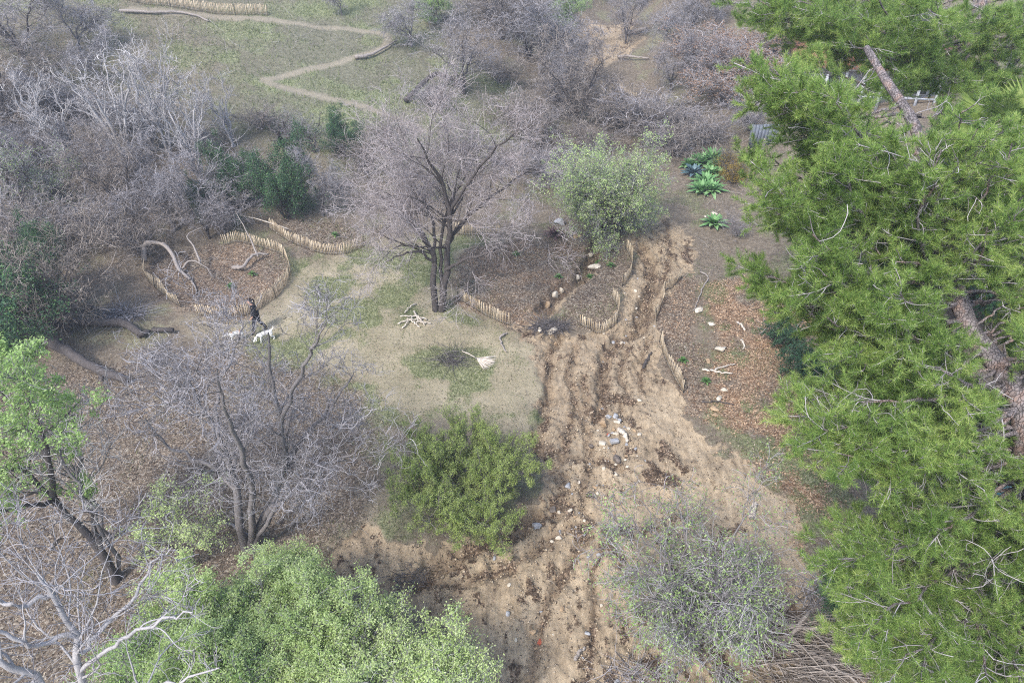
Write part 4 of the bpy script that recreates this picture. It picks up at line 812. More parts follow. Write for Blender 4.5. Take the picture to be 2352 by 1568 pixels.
# pebbles washed over the mud
r = rsd(77); pebs = []
for k in range(4): pebs.append(mk('stone', rockmesh(300+k, (.05, .042, .03)), IF, M[('rock_pale', 'rock_grey', 'rock_tan', 'rock_grey')[k]], None, False))
cnt = 0; areas = [((1390, 1000), 45, 60, 'small stone in the rubble strewn down from the rubble heap'), ((1310, 1180), 60, 70, 'small stone in the debris right below the round shrub'), ((1260, 1400), 160, 150, 'small stone on the bare mud at the bottom'), ((1430, 1060), 70, 45, 'small stone on the mud below the rubble heap'), ((1440, 740), 50, 70, 'small stone in the track beside the gully island')]
used = [0]*4
while cnt < 110:
    k = cnt % 5; (u, v), du, dv, lab = areas[k]; uu, vv = u+r.normal()*du*.7, v+r.normal()*dv*.7
    g = G(uu, vv); 
    cnt += 1
    if masks(g[:1], g[1:2])['mud'][0] < .5: continue
    j = r.randint(4); o = pebs[j] if not used[j] else pebs[j].copy(); 
    if used[j]: C.objects.link(o)
    used[j] = 1; s_ = r.uniform(.7, 2.0); o.location = (g[0], g[1], gz(g[0], g[1])+.012*s_); o.scale = (s_, s_*r.uniform(.7, 1.2), s_); o.rotation_euler = (0, 0, r.uniform(0, 6)); tag(o, lab, 'stone', lab.replace('small stone', 'small stones'))
# ---------------------------------------------------------------- logs and sticks
def log(label, pts, r0, r1, m_='wood_dead', branches=(), name='fallen_log', cat='log', seed=0, wob=.02, S=10, lift=1):
    Q = []; bs = gp(*pts[0][:2])
    for p in pts: g = gp(p[0], p[1]); Q.append(tuple(g-bs+np.array([0, 0, r0*.8*lift+(p[2] if len(p) > 2 else 0)])))
    o = emp(name, label, cat, bs); mk('stem', *capped(Q, r0, r1, S, 18, seed, wob), M[m_], o)
    for bp in branches:
        q = [tuple(gp(p[0], p[1])-bs+np.array([0, 0, (p[2] if len(p) > 2 else .05)])) for p in bp]; mk('branch', *capped(q, r1*.9, r1*.25, 6, 12, seed+3, wob*.7), M[m_], o)
    return o
log('dead grey branch arching over the left part of the ring bed', [(335, 612, .25), (345, 598, .9), (385, 601, 1.0), (408, 618, .7), (415, 634, .2), (440, 652, .1)], .13, .07, branches=[[(420, 630, .25), (445, 622, .6), (475, 628, .4), (490, 640, .1)], [(440, 650, .1), (450, 665, .1), (452, 680, .05)], [(465, 622, .5), (455, 600, .9), (442, 585, 1.2), (480, 572, 1.4)]], seed=1, name='fallen_branch', cat='branch')
log('forked dead branch lying in the right part of the ring bed', [(535, 615, .05), (558, 622, .2), (585, 600, .35), (618, 591, .1)], .10, .06, branches=[[(595, 600, .3), (580, 575, .9), (555, 548, 1.6)], [(558, 622, .15), (545, 612, .2)]], seed=2, name='fallen_branch', cat='branch')
log('long fallen trunk running right from the foot of the tyre tree', [(95, 770, .1), (140, 760, .15), (200, 753, .2), (290, 758, .15), (318, 772, .1), (330, 778, 0), (350, 765, 0), (400, 768, 0)], .24, .10, 'bark_dark', seed=3)
log('thick dark fallen trunk slanting through the left shade below the tyre', [(60, 780, .5), (110, 800, .5), (170, 835, .4), (235, 865, .15), (300, 885, 0)], .30, .14, 'bark_dark', seed=4, branches=[[(225, 855, .4), (235, 870, .1), (232, 872, 0)]])
log('fallen branch on the grass just below the upper path bend', [(817, 142, .05), (850, 136, .15), (880, 122, .15), (912, 100, .1)], .14, .06, seed=5)
log('long log pegged along the hillside below the upper picket fence', [(275, 28, .05), (345, 35, .1), (400, 34, .1), (450, 40, .1), (480, 50, 0)], .10, .06, 'wood_dead', seed=6)
log('arched dead log at the foot of the wide dark bare tree', [(930, 238, .05), (960, 225, .4), (1000, 208, .9), (1030, 208, .8), (1062, 212, .3)], .19, .13, 'bark_dark', seed=7)
log('dark log lying above the left thicket on the hillside', [(10, 210, .1), (60, 222, .1), (110, 238, .1)], .22, .14, 'bark_dark', seed=8)
log('long dark fallen trunk in the middle of the left hillside', [(110, 245, .1), (150, 262, .2), (230, 272, .1)], .2, .12, 'bark_dark', seed=9)
log('dead branch on the hillside right of the dark fallen trunk', [(80, 193, .1), (120, 172, .3), (145, 158, .2)], .12, .07, seed=10, name='fallen_branch', cat='branch')
log('dead limb lying on the slope right of the sandy gully', [(1420, 137, .1), (1445, 141, .3), (1490, 140, .1)], .13, .06, seed=11, branches=[[(1445, 141, .3), (1452, 132, .5)]], name='fallen_branch', cat='branch')
log('dead pieces of trunk beside the dark gully tree', [(1440, 80, .1), (1465, 78, .2), (1485, 72, .1)], .2, .12, seed=12)
log('dark dead limb between the big central tree and the green gully tree', [(1205, 345, .3), (1230, 350, .4), (1290, 356, .2)], .15, .07, 'bark_dark', seed=13, name='fallen_branch', cat='branch')
log('dark dead limb behind the crown of the big central tree', [(1125, 380, .2), (1180, 398, .4), (1250, 410, .2)], .16, .08, 'bark_dark', seed=14, name='fallen_branch', cat='branch')
log('pale upright dead limb above the second picket fence', [(505, 490, .4), (540, 487, .8), (590, 483, .9)], .09, .06, 'wood_pale', seed=15, name='fallen_branch', cat='branch')
log('long straight stick on the slope pointing at the right bed', [(1612, 850, .03), (1640, 858, .05), (1680, 863, .03)], .05, .03, 'wood_pale', seed=16, name='stick', cat='stick')
log('short forked stick on the slope above the long straight stick', [(1640, 854, .03), (1665, 845, .08), (1690, 838, .03)], .04, .02, 'wood_pale', seed=17, name='stick', cat='stick')
log('curved dead stick hanging down beside the mud track and the grass', [(1608, 630, .05), (1625, 640, .05), (1612, 665, .03), (1600, 700, .03), (1592, 718, .02)], .045, .02, seed=18, name='stick', cat='stick')
log('pale stick on the orange slope above the whitish rock', [(1692, 742, .03), (1702, 752, .05), (1710, 762, .03)], .05, .04, 'wood_pale', seed=19, name='stick', cat='stick')
log('small branched stick on the orange slope', [(1702, 784, .03), (1708, 793, .05), (1708, 803, .03)], .04, .02, 'wood_pale', seed=20, name='stick', cat='stick')
log('curved grey root at the right edge of the clearing', [(1165, 768, .03), (1150, 778, .08), (1152, 795, .06), (1163, 812, .03)], .05, .03, seed=21, name='stick', cat='stick')
log('brown stick lying on the mud right of the deep ruts', [(1478, 838, .03), (1486, 822, .08), (1497, 808, .05)], .06, .03, 'bark_dark', seed=22, name='stick', cat='stick')
log('bleached rotten plank in the rubble heap', [(1420, 985, .03), (1432, 1000, .05), (1442, 1012, .03)], .11, .06, 'wood_pale', seed=23, name='plank', cat='plank', S=5)
log('thin curved stick on the shaded floor in the left foreground', [(115, 1262, .03), (135, 1238, .05), (165, 1234, .03)], .04, .02, 'wood_dead', seed=24, name='stick', cat='stick')
log('cut upright log end on the sand at the right', [(1726, 1186, .02), (1729, 1172, .1), (1732, 1166, .18)], .09, .09, 'wood_pale', seed=25, name='short_log', cat='log')
log('dark stick near the lower fence in the right bed', [(1610, 930, .03), (1650, 932, .05), (1685, 934, .03)], .03, .02, 'bark_dark', seed=26, name='stick', cat='stick')
log('broken stick lying in the lower mud', [(1319, 1516, .03), (1330, 1502, .05), (1341, 1490, .03)], .05, .04, seed=27, name='stick', cat='stick')
r = rsd(5)
for i, (u, v, du, dv) in enumerate([(915, 745, 55, -12), (920, 728, 60, 6), (935, 735, 30, 18), (930, 720, 26, -22), (950, 715, 12, 25), (925, 755, 30, -30), (948, 742, 42, 2), (955, 725, 20, 22)]):
    log(['lowest', 'long middle', 'short tilted', 'topmost', 'steep right', 'crossed left', 'flat right', 'outermost right'][i]+' bleached stick of the scattered pile left of the central tree', [(u, v, .03), (u+du*.5, v+dv*.5, .1), (u+du, v+dv, .05)], .035, .03, 'wood_pale', seed=30+i, name='stick', cat='stick', S=5)
# dry palm frond on the clearing and the heap of cut twigs
def frond_pts(r, base, d, up, L, n_, wl, droop=.6):
    t = np.linspace(0, 1, 12)[:, None]; sp_ = base+d*L*t+np.array([0, 0, 1])*(up*L*t-droop*L*t*t); return sp_
bf = gp(1062, 808); fr = emp('palm_frond', 'bleached dry fan palm frond lying on the clearing', 'palm frond', bf)
e_ = gp(1094, 826)-bf; mk('stem', *capped([(0, 0, .05), tuple(e_*.5+[0, 0, .1]), tuple(e_+[0, 0, .08])], .035, .02, 6, 8), M['wood_pale'], fr)
a0 = math.atan2(*(gp(1118, 835)-bf-e_)[[1, 0]]); th = np.linspace(-.62, .62, 34)+a0; D = np.stack([np.cos(th), np.sin(th), rsd(2).normal(0, .06, 34)], 1)
V, F = quads(np.repeat((e_+[0, 0, .09])[None], 34, 0)+D*.45, D, np.stack([-D[:, 1], D[:, 0], D[:, 2]*0+.4], 1), np.full(34, .95), np.full(34, .045)); mk('fan_blades', V, F, M['wood_pale'], fr, False)
def twigheap(label, u, v, rad, h_, n_, mt, seed, name='brush_pile', cat='brush pile', ln=(.6, 1.8), rr=.007, adir=None, asp=1):
    p = gp(u, v); r = rsd(seed); a = r.uniform(0, 6.28, n_); q = rad*np.sqrt(r.rand(n_))*.7; s = np.stack([q*np.cos(a), q*np.sin(a)*asp, np.abs(r.normal(0, h_*.5, n_))*(1-q/rad)], 1)
    b_ = r.uniform(0, 6.28, n_) if adir is None else r.normal(adir, .6, n_); L = r.uniform(*ln, n_); d = np.stack([np.cos(b_), np.sin(b_), r.normal(.12, .2, n_)], 1); K = 7
    Q = np.empty((n_, K, 3)); Q[:, 0] = s
    for k in range(1, K): d = nrm(d+r.normal(size=d.shape)*.12); d[:, 2] -= .03; Q[:, k] = Q[:, k-1]+d*(L/(K-1))[:, None]
    Q[:, :, 2] = np.maximum(Q[:, :, 2], .02)
    V, F = tubes(Q, np.linspace(1, .35, K)[None]*(r.uniform(.5, 1.8, n_)*rr)[:, None], 3, seed); o = mk(name, V, F, M[mt]); o.location = p; return tag(o, label, cat)
twigheap('low heap of dark cut twigs on the green patch left of the palm frond', 1035, 825, .75, .2, 130, 'twig_dark', 1, rr=.008)
twigheap('dark tangle of roots and twigs round the white block below the gully', 1262, 752, 1.1, .2, 420, 'twig_dark', 2, ln=(.3, 1.0), rr=.012, asp=.45)
twigheap('pale brush pile at the left of the agaves', 1540, 330, 2.2, 1.0, 420, 'twig_pale', 3, rr=.02)
twigheap('pile of dark driftwood debris on the mud left of the bottom trees', 935, 1325, .8, .08, 150, 'twig_dark', 4, ln=(.15, .5), rr=.009)
twigheap('fallen brush of long bare stems at the bottom right', 1790, 1490, 2.0, .8, 330, 'twig_brown', 5, ln=(1.2, 4.0), rr=.012, adir=-.35)
twigheap('dark twig heap at the bottom edge left of the arching shrub', 1450, 1565, 1.0, .25, 150, 'twig_lav', 6, ln=(.5, 1.4), rr=.008)
twigheap('grey twig heap beneath the left edge of the pine', 1905, 1380, 1.3, .6, 300, 'twig_grey', 7, rr=.009)
twigheap('broken branches strewn on the floor left of the ring bed', 290, 725, 1.6, .25, 160, 'twig_grey', 8, ln=(.6, 2.2), rr=.012, asp=.4)
log('heavy curved stem of the fallen brush at the bottom right', [(1740, 1432, .3), (1760, 1470, .25), (1800, 1482, .3), (1850, 1430, .6)], .09, .05, 'wood_dead', seed=41, name='fallen_branch', cat='branch')
log('long pale stem sweeping right from the fallen brush', [(1745, 1435, .5), (1830, 1460, .6), (1930, 1468, .6), (2030, 1475, .4)], .07, .03, 'wood_dead', seed=42, name='fallen_branch', cat='branch')
log('pale stem slanting to the bottom edge from the fallen brush', [(1790, 1475, .4), (1880, 1530, .4), (1990, 1600, .3)], .06, .03, 'wood_dead', seed=43, name='fallen_branch', cat='branch')
# ---------------------------------------------------------------- tyre
pt = gp(208, 737); ty = emp('tyre', 'old black tyre leaning against the foot of the fanned bare tree', 'tyre', pt)
rb = simple('old rubber', (.03, .03, .03), (.09, .085, .08), 9, .8)
V = []; NA, NB = 40, 12
for i in range(NA):
    a = i*2*math.pi/NA
    for j in range(NB):
        b_ = j*2*math.pi/NB; rr = .30+.085*math.cos(b_)*(1+.06*(i % 2)*(math.cos(b_) > .5)); V.append((rr*math.cos(a), rr*math.sin(a), .11*math.sin(b_)))
i, j = np.meshgrid(np.arange(NA), np.arange(NB), indexing='ij'); F = np.stack([i*NB+j, ((i+1) % NA)*NB+j, ((i+1) % NA)*NB+(j+1) % NB, i*NB+(j+1) % NB], -1).reshape(-1, 4)
t_ = mk('tread', V, F, rb, ty); t_.location = (0, 0, .25); t_.rotation_euler = (.5, -.3, 0); ty.scale = (1.35,)*3
# ---------------------------------------------------------------- agaves, aloe, palms
def rosette(name, label, cat, u, v, n_, L, w_, cols, seed, up=.9, grp=None, droop=.5, loc=None):
    r = rsd(seed); p = gp(u, v) if loc is None else loc; V = []; F = []
    for k in range(n_):
        a = k*2.399+r.uniform(-.2, .2); e = (k/n_); el = .15+up*e+r.uniform(-.1, .1); l = L*(1-.45*e)*r.uniform(.85, 1.1); S = 8; o_ = len(V)
        for s in range(S):
            t = s/(S-1); x = l*t*math.cos(el); z = l*t*math.sin(el)-droop*l*t*t*(1-e)*.5+.06*e; ww = w_*(math.sin(math.pi*min(.98, t**.75*.93+.05)))*(1-.3*e)
            for q, dz in ((-1, .35), (0, 0), (1, .35)): V.append((x*math.cos(a)-q*ww*math.sin(a), x*math.sin(a)+q*ww*math.cos(a), z+.08+dz*ww))
        for s in range(S-1):
            for q in (0, 1): F.append((o_+s*3+q, o_+s*3+q+1, o_+s*3+q+4, o_+s*3+q+3))
    o = mk(name, V, F, cols, None, True); o.location = p; return tag(o, label, cat, grp)
ag = leafm('agave leaves', [(.06, .15, .05), (.15, .31, .11), (.32, .50, .22)], 3, .15); agb = leafm('blue agave leaves', [(.05, .09, .10), (.10, .17, .19), (.18, .27, .30)], 3, .1)
for i, (u, v, L, l, m_) in enumerate([
 (1610, 378, .95, 'bright green agave rosette at the upper left of the agave cluster', ag), (1636, 372, 1.15, 'largest bright green agave rosette at the top of the cluster', ag), (1655, 388, .9, 'green agave rosette at the upper right of the cluster', ag),
 (1592, 402, .8, 'blue grey spiky agave at the left of the cluster', agb), (1632, 402, .7, 'small green agave rosette in the middle of the cluster', ag), (1584, 385, .7, 'green agave rosette at the far left of the cluster', ag),
 (1652, 404, .6, 'small green agave rosette beside the golden shrub', ag), (1620, 425, 1.0, 'wide green agave rosette in the front of the cluster', ag), (1610, 442, .85, 'lowest left green agave rosette of the cluster', ag), (1634, 442, .9, 'lowest right green agave rosette of the cluster', ag),
 (1640, 520, .7, 'single small green agave near the sandy track', ag)]):
    rosette('agave', l, 'agave', u, v, 34, L*1.4, .15, m_, 400+i, grp='agaves in the cluster by the pine' if i < 10 else None)
for i, (u, v, l) in enumerate([(1282, 640, 'tiny green plant in the leafy bed right of the central tree'), (1375, 598, 'small leafy green plant on the upper gully island'), (1403, 612, 'small leafy green plant near the island fence'), (1355, 635, 'small bluish plant on the gully island'), (1185, 590, 'small green plant in the bed behind the straight fence'),
  (530, 660, 'small green plant in the middle of the ring bed'), (580, 632, 'tiny green plant in the right of the ring bed'), (770, 545, 'small green plant in the second bed'), (1620, 883, 'small dark green plant in the right bed'), (1568, 830, 'small green plant beside the leaning fence')]):
    rosette('small_plant', l, 'plant', u, v, 22, .3, .05, M['leaf_mid'], 450+i, grp=None)
rosette('cordyline', 'dark reddish spiky plant left of the leafy green gully tree', 'plant', 1272, 540, 44, .9, .06, simple('dark red leaves', (.05, .025, .03), (.2, .12, .12), 5), 470, up=1.1)
gold = leafm('golden leaves', [(.16, .11, .02), (.34, .24, .05), (.48, .36, .1)])
for i, (u, v, l) in enumerate([(1672, 392, 'golden shrub right of the largest agave'), (1682, 420, 'lower golden shrub touching the pine edge')]):
    build('golden_shrub', l, 'shrub', stems(480+i, 9, 1.1, .7, .03, .01, 0), [LV(60, .5, .7, 6, .15, .08), LV(400, .5, .8, 5, .2, .05, rk=.6, rend=.004)], 'bark_dark', 'twig_dark', 480+i, [], loc=gp(u, v), group='golden shrubs')
    q = FIRST; r_ = rsd(490+i); pts = np.stack([r_.normal(0, .38, 5000), r_.normal(0, .38, 5000), .3+np.abs(r_.normal(.25, .3, 5000))], 1); D = nrm(r_.normal(size=(5000, 3))); Nn = r_.normal(size=(5000, 3)); Nn[:, 2] += 1
    V, F = quads(pts, D, nrm(np.cross(D, Nn)), r_.uniform(.05, .09, 5000), r_.uniform(.025, .04, 5000)); mk('foliage', V, F, gold, [o for o in C.objects if o.name.startswith('golden_shrub')][-1], False)
def palm(label, u, v, depth, seed, nf=26, L=2.0):
    r = rsd(seed); hp = P(u, v, depth); base = np.array([hp[0], hp[1], gz(hp[0], hp[1])]); top = hp-base; o = emp('fan_palm', label, 'palm tree', base, group='fan palms behind the pine')
    mk('trunk', *capped([(0, 0, -.2), tuple(top*.5+[.1, 0, 0]), tuple(top)], .22, .17, 10, 14, seed, .02), M['bark_dark'], o); st = []; bl = []
    for k in range(nf):
        a = k*2.399; el = r.uniform(-.5, 1.2); d = np.array([math.cos(a)*math.cos(el), math.sin(a)*math.cos(el), math.sin(el)]); e = top+d*L*.55-np.array([0, 0, .12])
        st.append(tubes(resamp([tuple(top), tuple((top+e)/2+[0, 0, .08]), tuple(e)], 5)[None], np.full((1, 5), .02), 4, k)); sd = nrm(np.cross(d, [0, 0, 1])); th = np.linspace(-1.35, 1.35, 30)
        D = nrm(d*np.cos(th)[:, None]+sd*np.sin(th)[:, None]-np.array([0, 0, .25])); n0 = nrm(np.cross(d, sd)); l_ = L*.55*(1-.2*np.abs(th)/1.35)
        bl.append(quads(e+D*l_[:, None]*.5, D, nrm(np.cross(D, n0[None]))+n0*.3, l_, np.full(30, .06)))
    mk('frond_stems', *join(st), M['leaf_palm'], o); mk('fronds', *join(bl), M['leaf_palm'], o, False)
palm('yellow green fan palm at the right edge behind the nearest pine', 2330, 335, 19, 1)
palm('fan palm behind the top right pine beside its straight trunk', 2215, 110, 27, 2)
palm('fan palm low at the right edge above the leaning trunk', 2290, 410, 21, 3, 18, 1.7)
# ---------------------------------------------------------------- board screens, house, garden wall
bw = barkm('weathered boards', (.08, .09, .11), (.22, .24, .28), 6); bt = barkm('tan weathered boards', (.18, .15, .13), (.36, .31, .27), 6)
def boards(label, u, v, wd, ht, rz, matl, n_=8, lean=0, name='board_screen', cat='board fence', base=None):
    p = gp(u, v) if base is None else base; o = emp(name, label, cat, p, rz); B = []
    for i in range(n_): B.append(box(((i-n_/2+.5)*wd/n_, 0, ht/2+.01*math.sin(i*5)), (wd/n_-.015, .025, ht+.04*math.sin(i*3))))
    mk('boards', *join(B), matl, o, False)
    mk('rail', *join([box((0, .035, ht*.25), (wd, .04, .09)), box((0, .035, ht*.8), (wd, .04, .09))]), matl, o, False)
    for x in (-wd/2, wd/2): mk('post', *box((x, .1, ht/2-.05), (.1, .1, ht+.12)), matl, o, False)
    o.rotation_euler = (lean, 0, rz); return o
boards('blue grey weathered board screen at the left edge of the pine', 1752, 335, 1.9, 1.5, .15, bw)
boards('tan weathered board screen standing below the blue grey one', 1742, 395, 1.0, 2.0, 1.1, bt, 5)
boards('grey board fence panel under the pine in the lower right corner', 2305, 1490, 1.4, 1.8, .7, bw, 9, base=np.array([11.3, 8.2, gz(11.3, 8.2)+2.2]))
ph = G(2025, 262); hz = gz(ph[0], ph[1]); ho = emp('house', 'house with red brown roof and white posts seen through the pine', 'house', (ph[0]-.3, ph[1]+2.6, hz), -.15)
wh = simple('white painted wood', (.42, .44, .48), (.6, .6, .64), 5, .6); hw = simple('grey stucco', (.25, .26, .30), (.36, .37, .4), 3); rf = simple('red brown roof tiles', (.14, .06, .045), (.32, .15, .11), 14, .8); gl = simple('dark window glass', (.03, .04, .05), (.07, .08, .1), 3, .15, spec=.6)
mk('wall', *box((0, 1.5, 1.3), (9, 5, 2.8)), hw, ho, False)
def prism(x0, x1, y0, y1, z0, z1):
    V = [(x0, y0, z0), (x1, y0, z0), (x1, y1, z0), (x0, y1, z0), (x0+.6, (y0+y1)/2, z1), (x1-.6, (y0+y1)/2, z1)]; return V
V = prism(-5.2, 5.2, -2.4, 4.6, 2.75, 4.4); mk('roof', V, [(0, 1, 5, 4), (2, 3, 4, 5), (1, 2, 5, 5), (3, 0, 4, 4), (0, 3, 2, 1)], rf, ho, False)
for x in (-4.4, -3.2, -2, -.8, .4, 1.6, 2.8, 4): mk('porch_post', *box((x, -1.9, 1.35), (.16, .16, 2.75)), wh, ho, False)
mk('porch_rail', *join([box((-.2, -1.9, .9), (8.6, .08, .1)), box((-.2, -1.9, 2.62), (8.9, .14, .2))]), wh, ho, False)
for x in (-3, 0, 3): 
    wn = mk('window', *box((x, -1.03, 1.5), (1.4, .06, 1.2)), wh, ho, False); mk('pane', *box((x, -1.07, 1.5), (1.2, .04, 1.0)), gl, wn, False)
pool = np.array([17.5, 14.5]); zp = gz(*pool)+.25; po = emp('swimming_pool', 'teal garden pool glimpsed behind the pine trunk at the right edge', 'pool', (*pool, zp))
wt = mat('teal water', .1, .6); wt[2].inputs['Base Color'].default_value = (.05, .22, .22, 1); mk('water', *box((0, 0, 0), (6, 5, .3)), wt[0], po, False)
mk('coping', *join([box((0, 2.7, .03), (6.8, .4, .4)), box((0, -2.7, .03), (6.8, .4, .4)), box((3.2, 0, .03), (.4, 5, .4)), box((-3.2, 0, .03), (.4, 5, .4))]), M['rock_pale'], po, False)
# disc toy / bowl by the second fence
pb = gp(543, 512); bo = emp('round_planter', 'round dark green tub standing above the second picket fence', 'tub', pb)
mk('tub', *tubes(np.array([[(0, 0, 0), (0, 0, .02), (0, 0, .5), (0, 0, .51), (0, 0, .42), (0, 0, .42)]], float), np.array([[.01, .3, .36, .33, .31, .01]]), 20), simple('dark green plastic', (.02, .10, .07), (.03, .14, .1), 3, .5), bo)
mk('pipe', *capped([(.3, 0, .5), (1.5, -.5, .5), (3.2, -.9, .1)], .03, .03, 6, 8), M['wood_pale'], bo)
# ---------------------------------------------------------------- person and dogs (skinned bodies)
def skin(name, J, E, Rr, matl, parent, sub=2, root=0):
    me = bpy.data.meshes.new(name); me.from_pydata([tuple(j) for j in J], E, []); o = bpy.data.objects.new(name, me); C.objects.link(o)
    if parent: o.parent = parent
    s = o.modifiers.new('skin', 'SKIN'); s.use_smooth_shade = True
    for k, v in enumerate(me.skin_vertices[0].data): rr = Rr[k]; v.radius = rr if isinstance(rr, tuple) else (rr, rr); v.use_root = (k == root)
    u_ = o.modifiers.new('sub', 'SUBSURF'); u_.levels = sub; u_.render_levels = sub
    dg = bpy.context.evaluated_depsgraph_get(); m2 = bpy.data.meshes.new_from_object(o.evaluated_get(dg)); o.modifiers.clear(); o.data = m2; m2.materials.clear(); m2.materials.append(matl)
    m2.polygons.foreach_set('use_smooth', np.ones(len(m2.polygons), bool)); return o
skn = simple('skin', (.45, .27, .20), (.55, .34, .26), 5, .6); blk = simple('black cloth', (.008, .009, .012), (.022, .024, .03), 7, .8); hair = simple('dark hair', (.012, .008, .008), (.04, .028, .025), 25, .5); shoe = simple('dark shoes', (.03, .03, .035), (.08, .08, .085), 9, .7)
pp = gp(595, 762); per = emp('person', 'person in black clothes with dark tied hair, walking beside two dogs', 'person', pp, math.radians(200)); per.scale = (1.06,)*3
# local frame: facing +X, left side +Y
J = {'pel': (0, 0, .93), 'wai': (.01, 0, 1.08), 'che': (.03, 0, 1.28), 'nec': (.05, 0, 1.44), 'nk2': (.08, 0, 1.50), 'hd1': (.10, 0, 1.56), 'hd2': (.10, 0, 1.66),
 'shl': (.03, .17, 1.38), 'ell': (-.02, .24, 1.12), 'wrl': (.14, .22, .92), 'shr': (.03, -.17, 1.38), 'elr': (-.08, -.24, 1.13), 'wrr': (.05, -.24, .90),
 'hl': (0, .09, .90), 'knl': (.16, .10, .50), 'anl': (.20, .10, .09), 'tol': (.36, .11, .04), 'hr': (0, -.09, .90), 'knr': (-.10, -.10, .50), 'anr': (-.34, -.10, .14), 'tor': (-.22, -.11, .04)}
RR = {'pel': (.15, .11), 'wai': (.125, .09), 'che': (.15, .10), 'nec': .055, 'nk2': .05, 'hd1': (.072, .085), 'hd2': (.075, .09), 'shl': .058, 'ell': .042, 'wrl': .027, 'shr': .058, 'elr': .042, 'wrr': .027, 'hl': .088, 'knl': .058, 'anl': .038, 'tol': .035, 'hr': .088, 'knr': .058, 'anr': .038, 'tor': .035}
EG = [('pel', 'wai'), ('wai', 'che'), ('che', 'nec'), ('nec', 'nk2'), ('nk2', 'hd1'), ('hd1', 'hd2'), ('che', 'shl'), ('shl', 'ell'), ('ell', 'wrl'), ('che', 'shr'), ('shr', 'elr'), ('elr', 'wrr'), ('pel', 'hl'), ('hl', 'knl'), ('knl', 'anl'), ('anl', 'tol'), ('pel', 'hr'), ('hr', 'knr'), ('knr', 'anr'), ('anr', 'tor')]
def sk(name, keys, grow_, matl, parent, over=None, edges=EG):
    jj = dict(J); rr = dict(RR); 
    if over:
        for k, v in over.items(): jj[k] = v
    ks = list(keys); return skin(name, [jj[k] for k in ks], [(ks.index(a), ks.index(b)) for a, b in edges if a in ks and b in ks], [tuple(x+grow_ for x in rr[k]) if isinstance(rr[k], tuple) else rr[k]+grow_ for k in ks], matl, parent)
hd = {}
for sd, sg in (('l', 1), ('r', -1)):
    w_ = np.array(J['wr'+sd]); e_ = np.array(J['el'+sd]); d = nrm(w_-e_); pk = 'pm'+sd; J[pk] = tuple(w_+d*.06); RR[pk] = (.032, .018); EG.append(('wr'+sd, pk)); hd[sd] = [pk]
    for f_ in range(5):
        off = np.array([(.028-.018*f_), 0, 0]) if f_ < 4 else np.array([.04, 0, -.0]); a = f'f{sd}{f_}a'; b_ = f'f{sd}{f_}b'; c_ = f'f{sd}{f_}c'; L = (.07, .08, .075, .06, .05)[f_]; s0 = w_+d*(.085 if f_ < 4 else .04)+off
        J[a] = tuple(s0); J[b_] = tuple(s0+d*L*.5+np.array([.004, -sg*.008, 0])); J[c_] = tuple(s0+d*L*.95+np.array([.0, -sg*.028, 0])); 
        for k in (a, b_, c_): RR[k] = .0095
        EG += [(pk, a), (a, b_), (b_, c_)]; hd[sd] += [a, b_, c_]
body = sk('body', [k for k in J], 0, skn, per)
sk('jacket', ['pel', 'wai', 'che', 'nec', 'shl', 'ell', 'wrl', 'shr', 'elr', 'wrr'], .02, blk, per, {'wrl': (.10, .224, .95), 'wrr': (.02, -.24, .94), 'nec': (.045, 0, 1.43)})
sk('trousers', ['pel', 'hl', 'knl', 'anl', 'hr', 'knr', 'anr'], .022, blk, per)
for sd in 'lr': sk('shoe', ['an'+sd, 'to'+sd], .016, shoe, per)
hv = IV*np.array([.095, .088, .10])*(1+.05*np.sin(IV[:, 2:3]*9)); keep = hv.copy(); hv[:, 0] = np.where((IV[:, 0] > .25) & (IV[:, 2] < .35), hv[:, 0]*.45, hv[:, 0])
h_ = mk('hair', hv+np.array([.085, 0, 1.645]), IF, hair, per); skin('ponytail', [(.0, 0, 1.68), (-.06, 0, 1.66), (-.08, 0, 1.58), (-.07, 0, 1.47)], [(0, 1), (1, 2), (2, 3)], [.03, .035, .03, .012], hair, h_)
fc = np.array([.178, 0, 1.60])
for y in (.03, -.03): mk('eye', IV*.011+fc+[-.004, y, .03], IF, hair, per)
mk('nose', IV*np.array([.016, .012, .02])+fc+[.008, 0, .005], IF, skn, per); mk('mouth', IV*np.array([.006, .022, .006])+fc+[-.006, 0, -.032], IF, M['brick'], per)
for y in (.078, -.078): mk('ear', IV*np.array([.016, .008, .026])+np.array([.10, y, 1.62]), IF, skn, per)
fur = simple('white fur', (.62, .60, .57), (.82, .81, .79), 18, .9, bmp=.4)
def furm():
    m, n, b = mat('white and tan fur', .9, .1); tc = nn(n, 'ShaderNodeTexCoord').outputs['Object']; f = noise(n, 3.2, 3, tc)
    n.links.new(ramp(n, f, [(.5, (.72, .70, .67)), (.56, (.5, .26, .12))]), b.inputs['Base Color']); return m
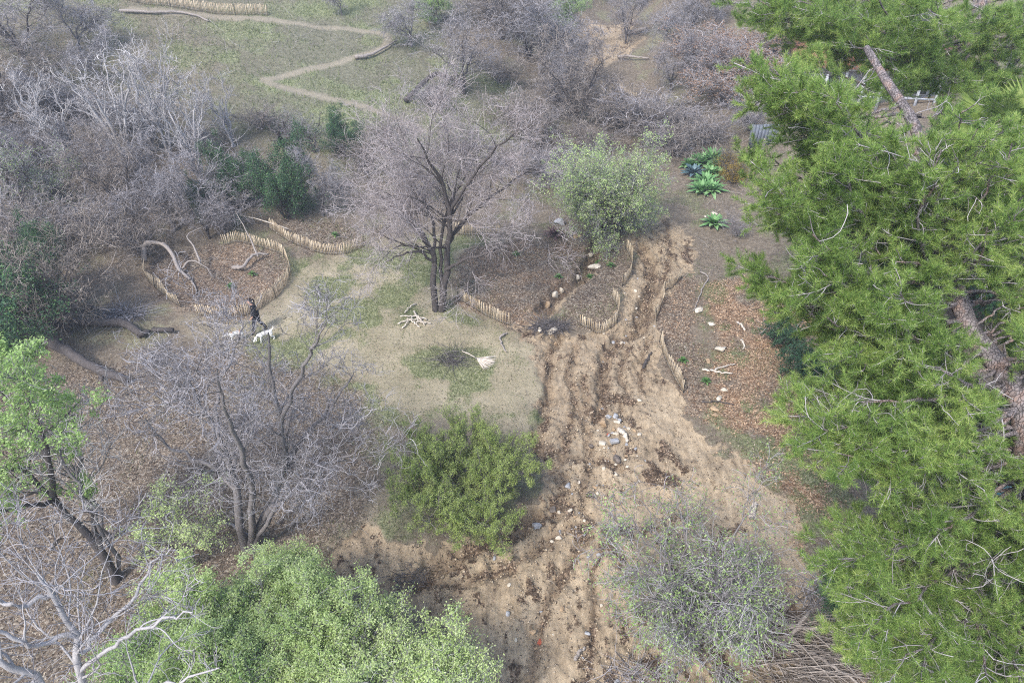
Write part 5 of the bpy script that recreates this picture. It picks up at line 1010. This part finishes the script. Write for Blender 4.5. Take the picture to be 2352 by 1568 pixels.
def dog(label, u, v, rz, matl, sc_, tail, head, grp):
    p = gp(u, v); o = emp('dog', label, 'dog', p, rz, grp); o.scale = (sc_,)*3
    J = [(-.30, 0, .50), (-.12, 0, .50), (.08, 0, .50), (.26, 0, .50)]; R_ = [(.105, .11), (.10, .105), (.115, .13), (.12, .145)]; E = [(0, 1), (1, 2), (2, 3)]
    def ch(par, pts, rs):
        for q, r_ in zip(pts, rs): J.append(q); R_.append(r_); E.append((par, len(J)-1)); par = len(J)-1
        return par
    for s in (1, -1):
        fw = .05*s; ch(3, [(.24, .085*s, .40), (.22+fw, .09*s, .24), (.24+fw, .09*s, .06), (.29+fw, .09*s, .025)], [.06, .036, .028, .032])
        ch(0, [(-.30, .085*s, .38), (-.22-fw, .09*s, .27), (-.38-fw, .09*s, .18), (-.34-fw, .09*s, .05), (-.29-fw, .09*s, .025)], [.085, .05, .032, .026, .03])
    ch(0, tail, [.035, .03, .028, .02]); hx = ch(3, head, [.085, .075, .088, .05, .036])
    body = skin('body', J, E, R_, matl, o, 2, 0); h3 = np.array(head[2])
    for s in (1, -1):
        skin('ear', [tuple(h3+[-.02, .07*s, .04]), tuple(h3+[-.03, .11*s, -.02]), tuple(h3+[-.02, .115*s, -.09])], [(0, 1), (1, 2)], [(.02, .03), (.02, .035), (.01, .02)], matl, o)
        mk('eye', IV*.011+h3+[.065, .035*s, .025], IF, hair, o)
    mk('nose', IV*.022+np.array(head[-1])+[.03, 0, .005], IF, hair, o)
    return o
GD = 'dogs walking with the person'
dog('white and tan dog with raised tail, left of the person', 545, 782, math.radians(218), furm(), .85, [(-.36, 0, .56), (-.42, 0, .68), (-.40, 0, .80), (-.34, 0, .86)], [(.36, 0, .58), (.43, 0, .60), (.50, 0, .60), (.58, 0, .56), (.63, 0, .54)], GD)
d2 = dog('curly white dog with a dark collar, right of the person, sniffing the ground', 612, 782, math.radians(212), fur, .85, [(-.38, 0, .58), (-.46, 0, .64), (-.50, 0, .72), (-.46, 0, .78)], [(.38, 0, .48), (.46, 0, .40), (.53, 0, .30), (.60, 0, .20), (.64, 0, .15)], GD)
V = []; 
mk('collar', *tubes(np.array([[(.40+.02*k/3, 0, .47-.025*k/3) for k in range(4)]]), np.full((1, 4), .105), 16), blk, d2)

# ---------------------------------------------------------------- air
hm = bpy.data.materials.new('haze'); hm.use_nodes = True; n = hm.node_tree; n.nodes.remove(n.nodes['Principled BSDF'])
pv = nn(n, 'ShaderNodeVolumePrincipled'); pv.inputs['Color'].default_value = (.80, .87, 1, 1); pv.inputs['Density'].default_value = .0016; pv.inputs['Anisotropy'].default_value = .2
n.links.new(pv.outputs[0], n.nodes['Material Output'].inputs['Volume'])
zmin = float(gzv.min())-1.5; zt = max(float(gzv.max())+12, CH+8)
hz_ = mk('haze', *box((0, 90, (zmin+zt)/2), (446, 346, zt-zmin)), hm, None, False); hz_['kind'] = 'stuff'
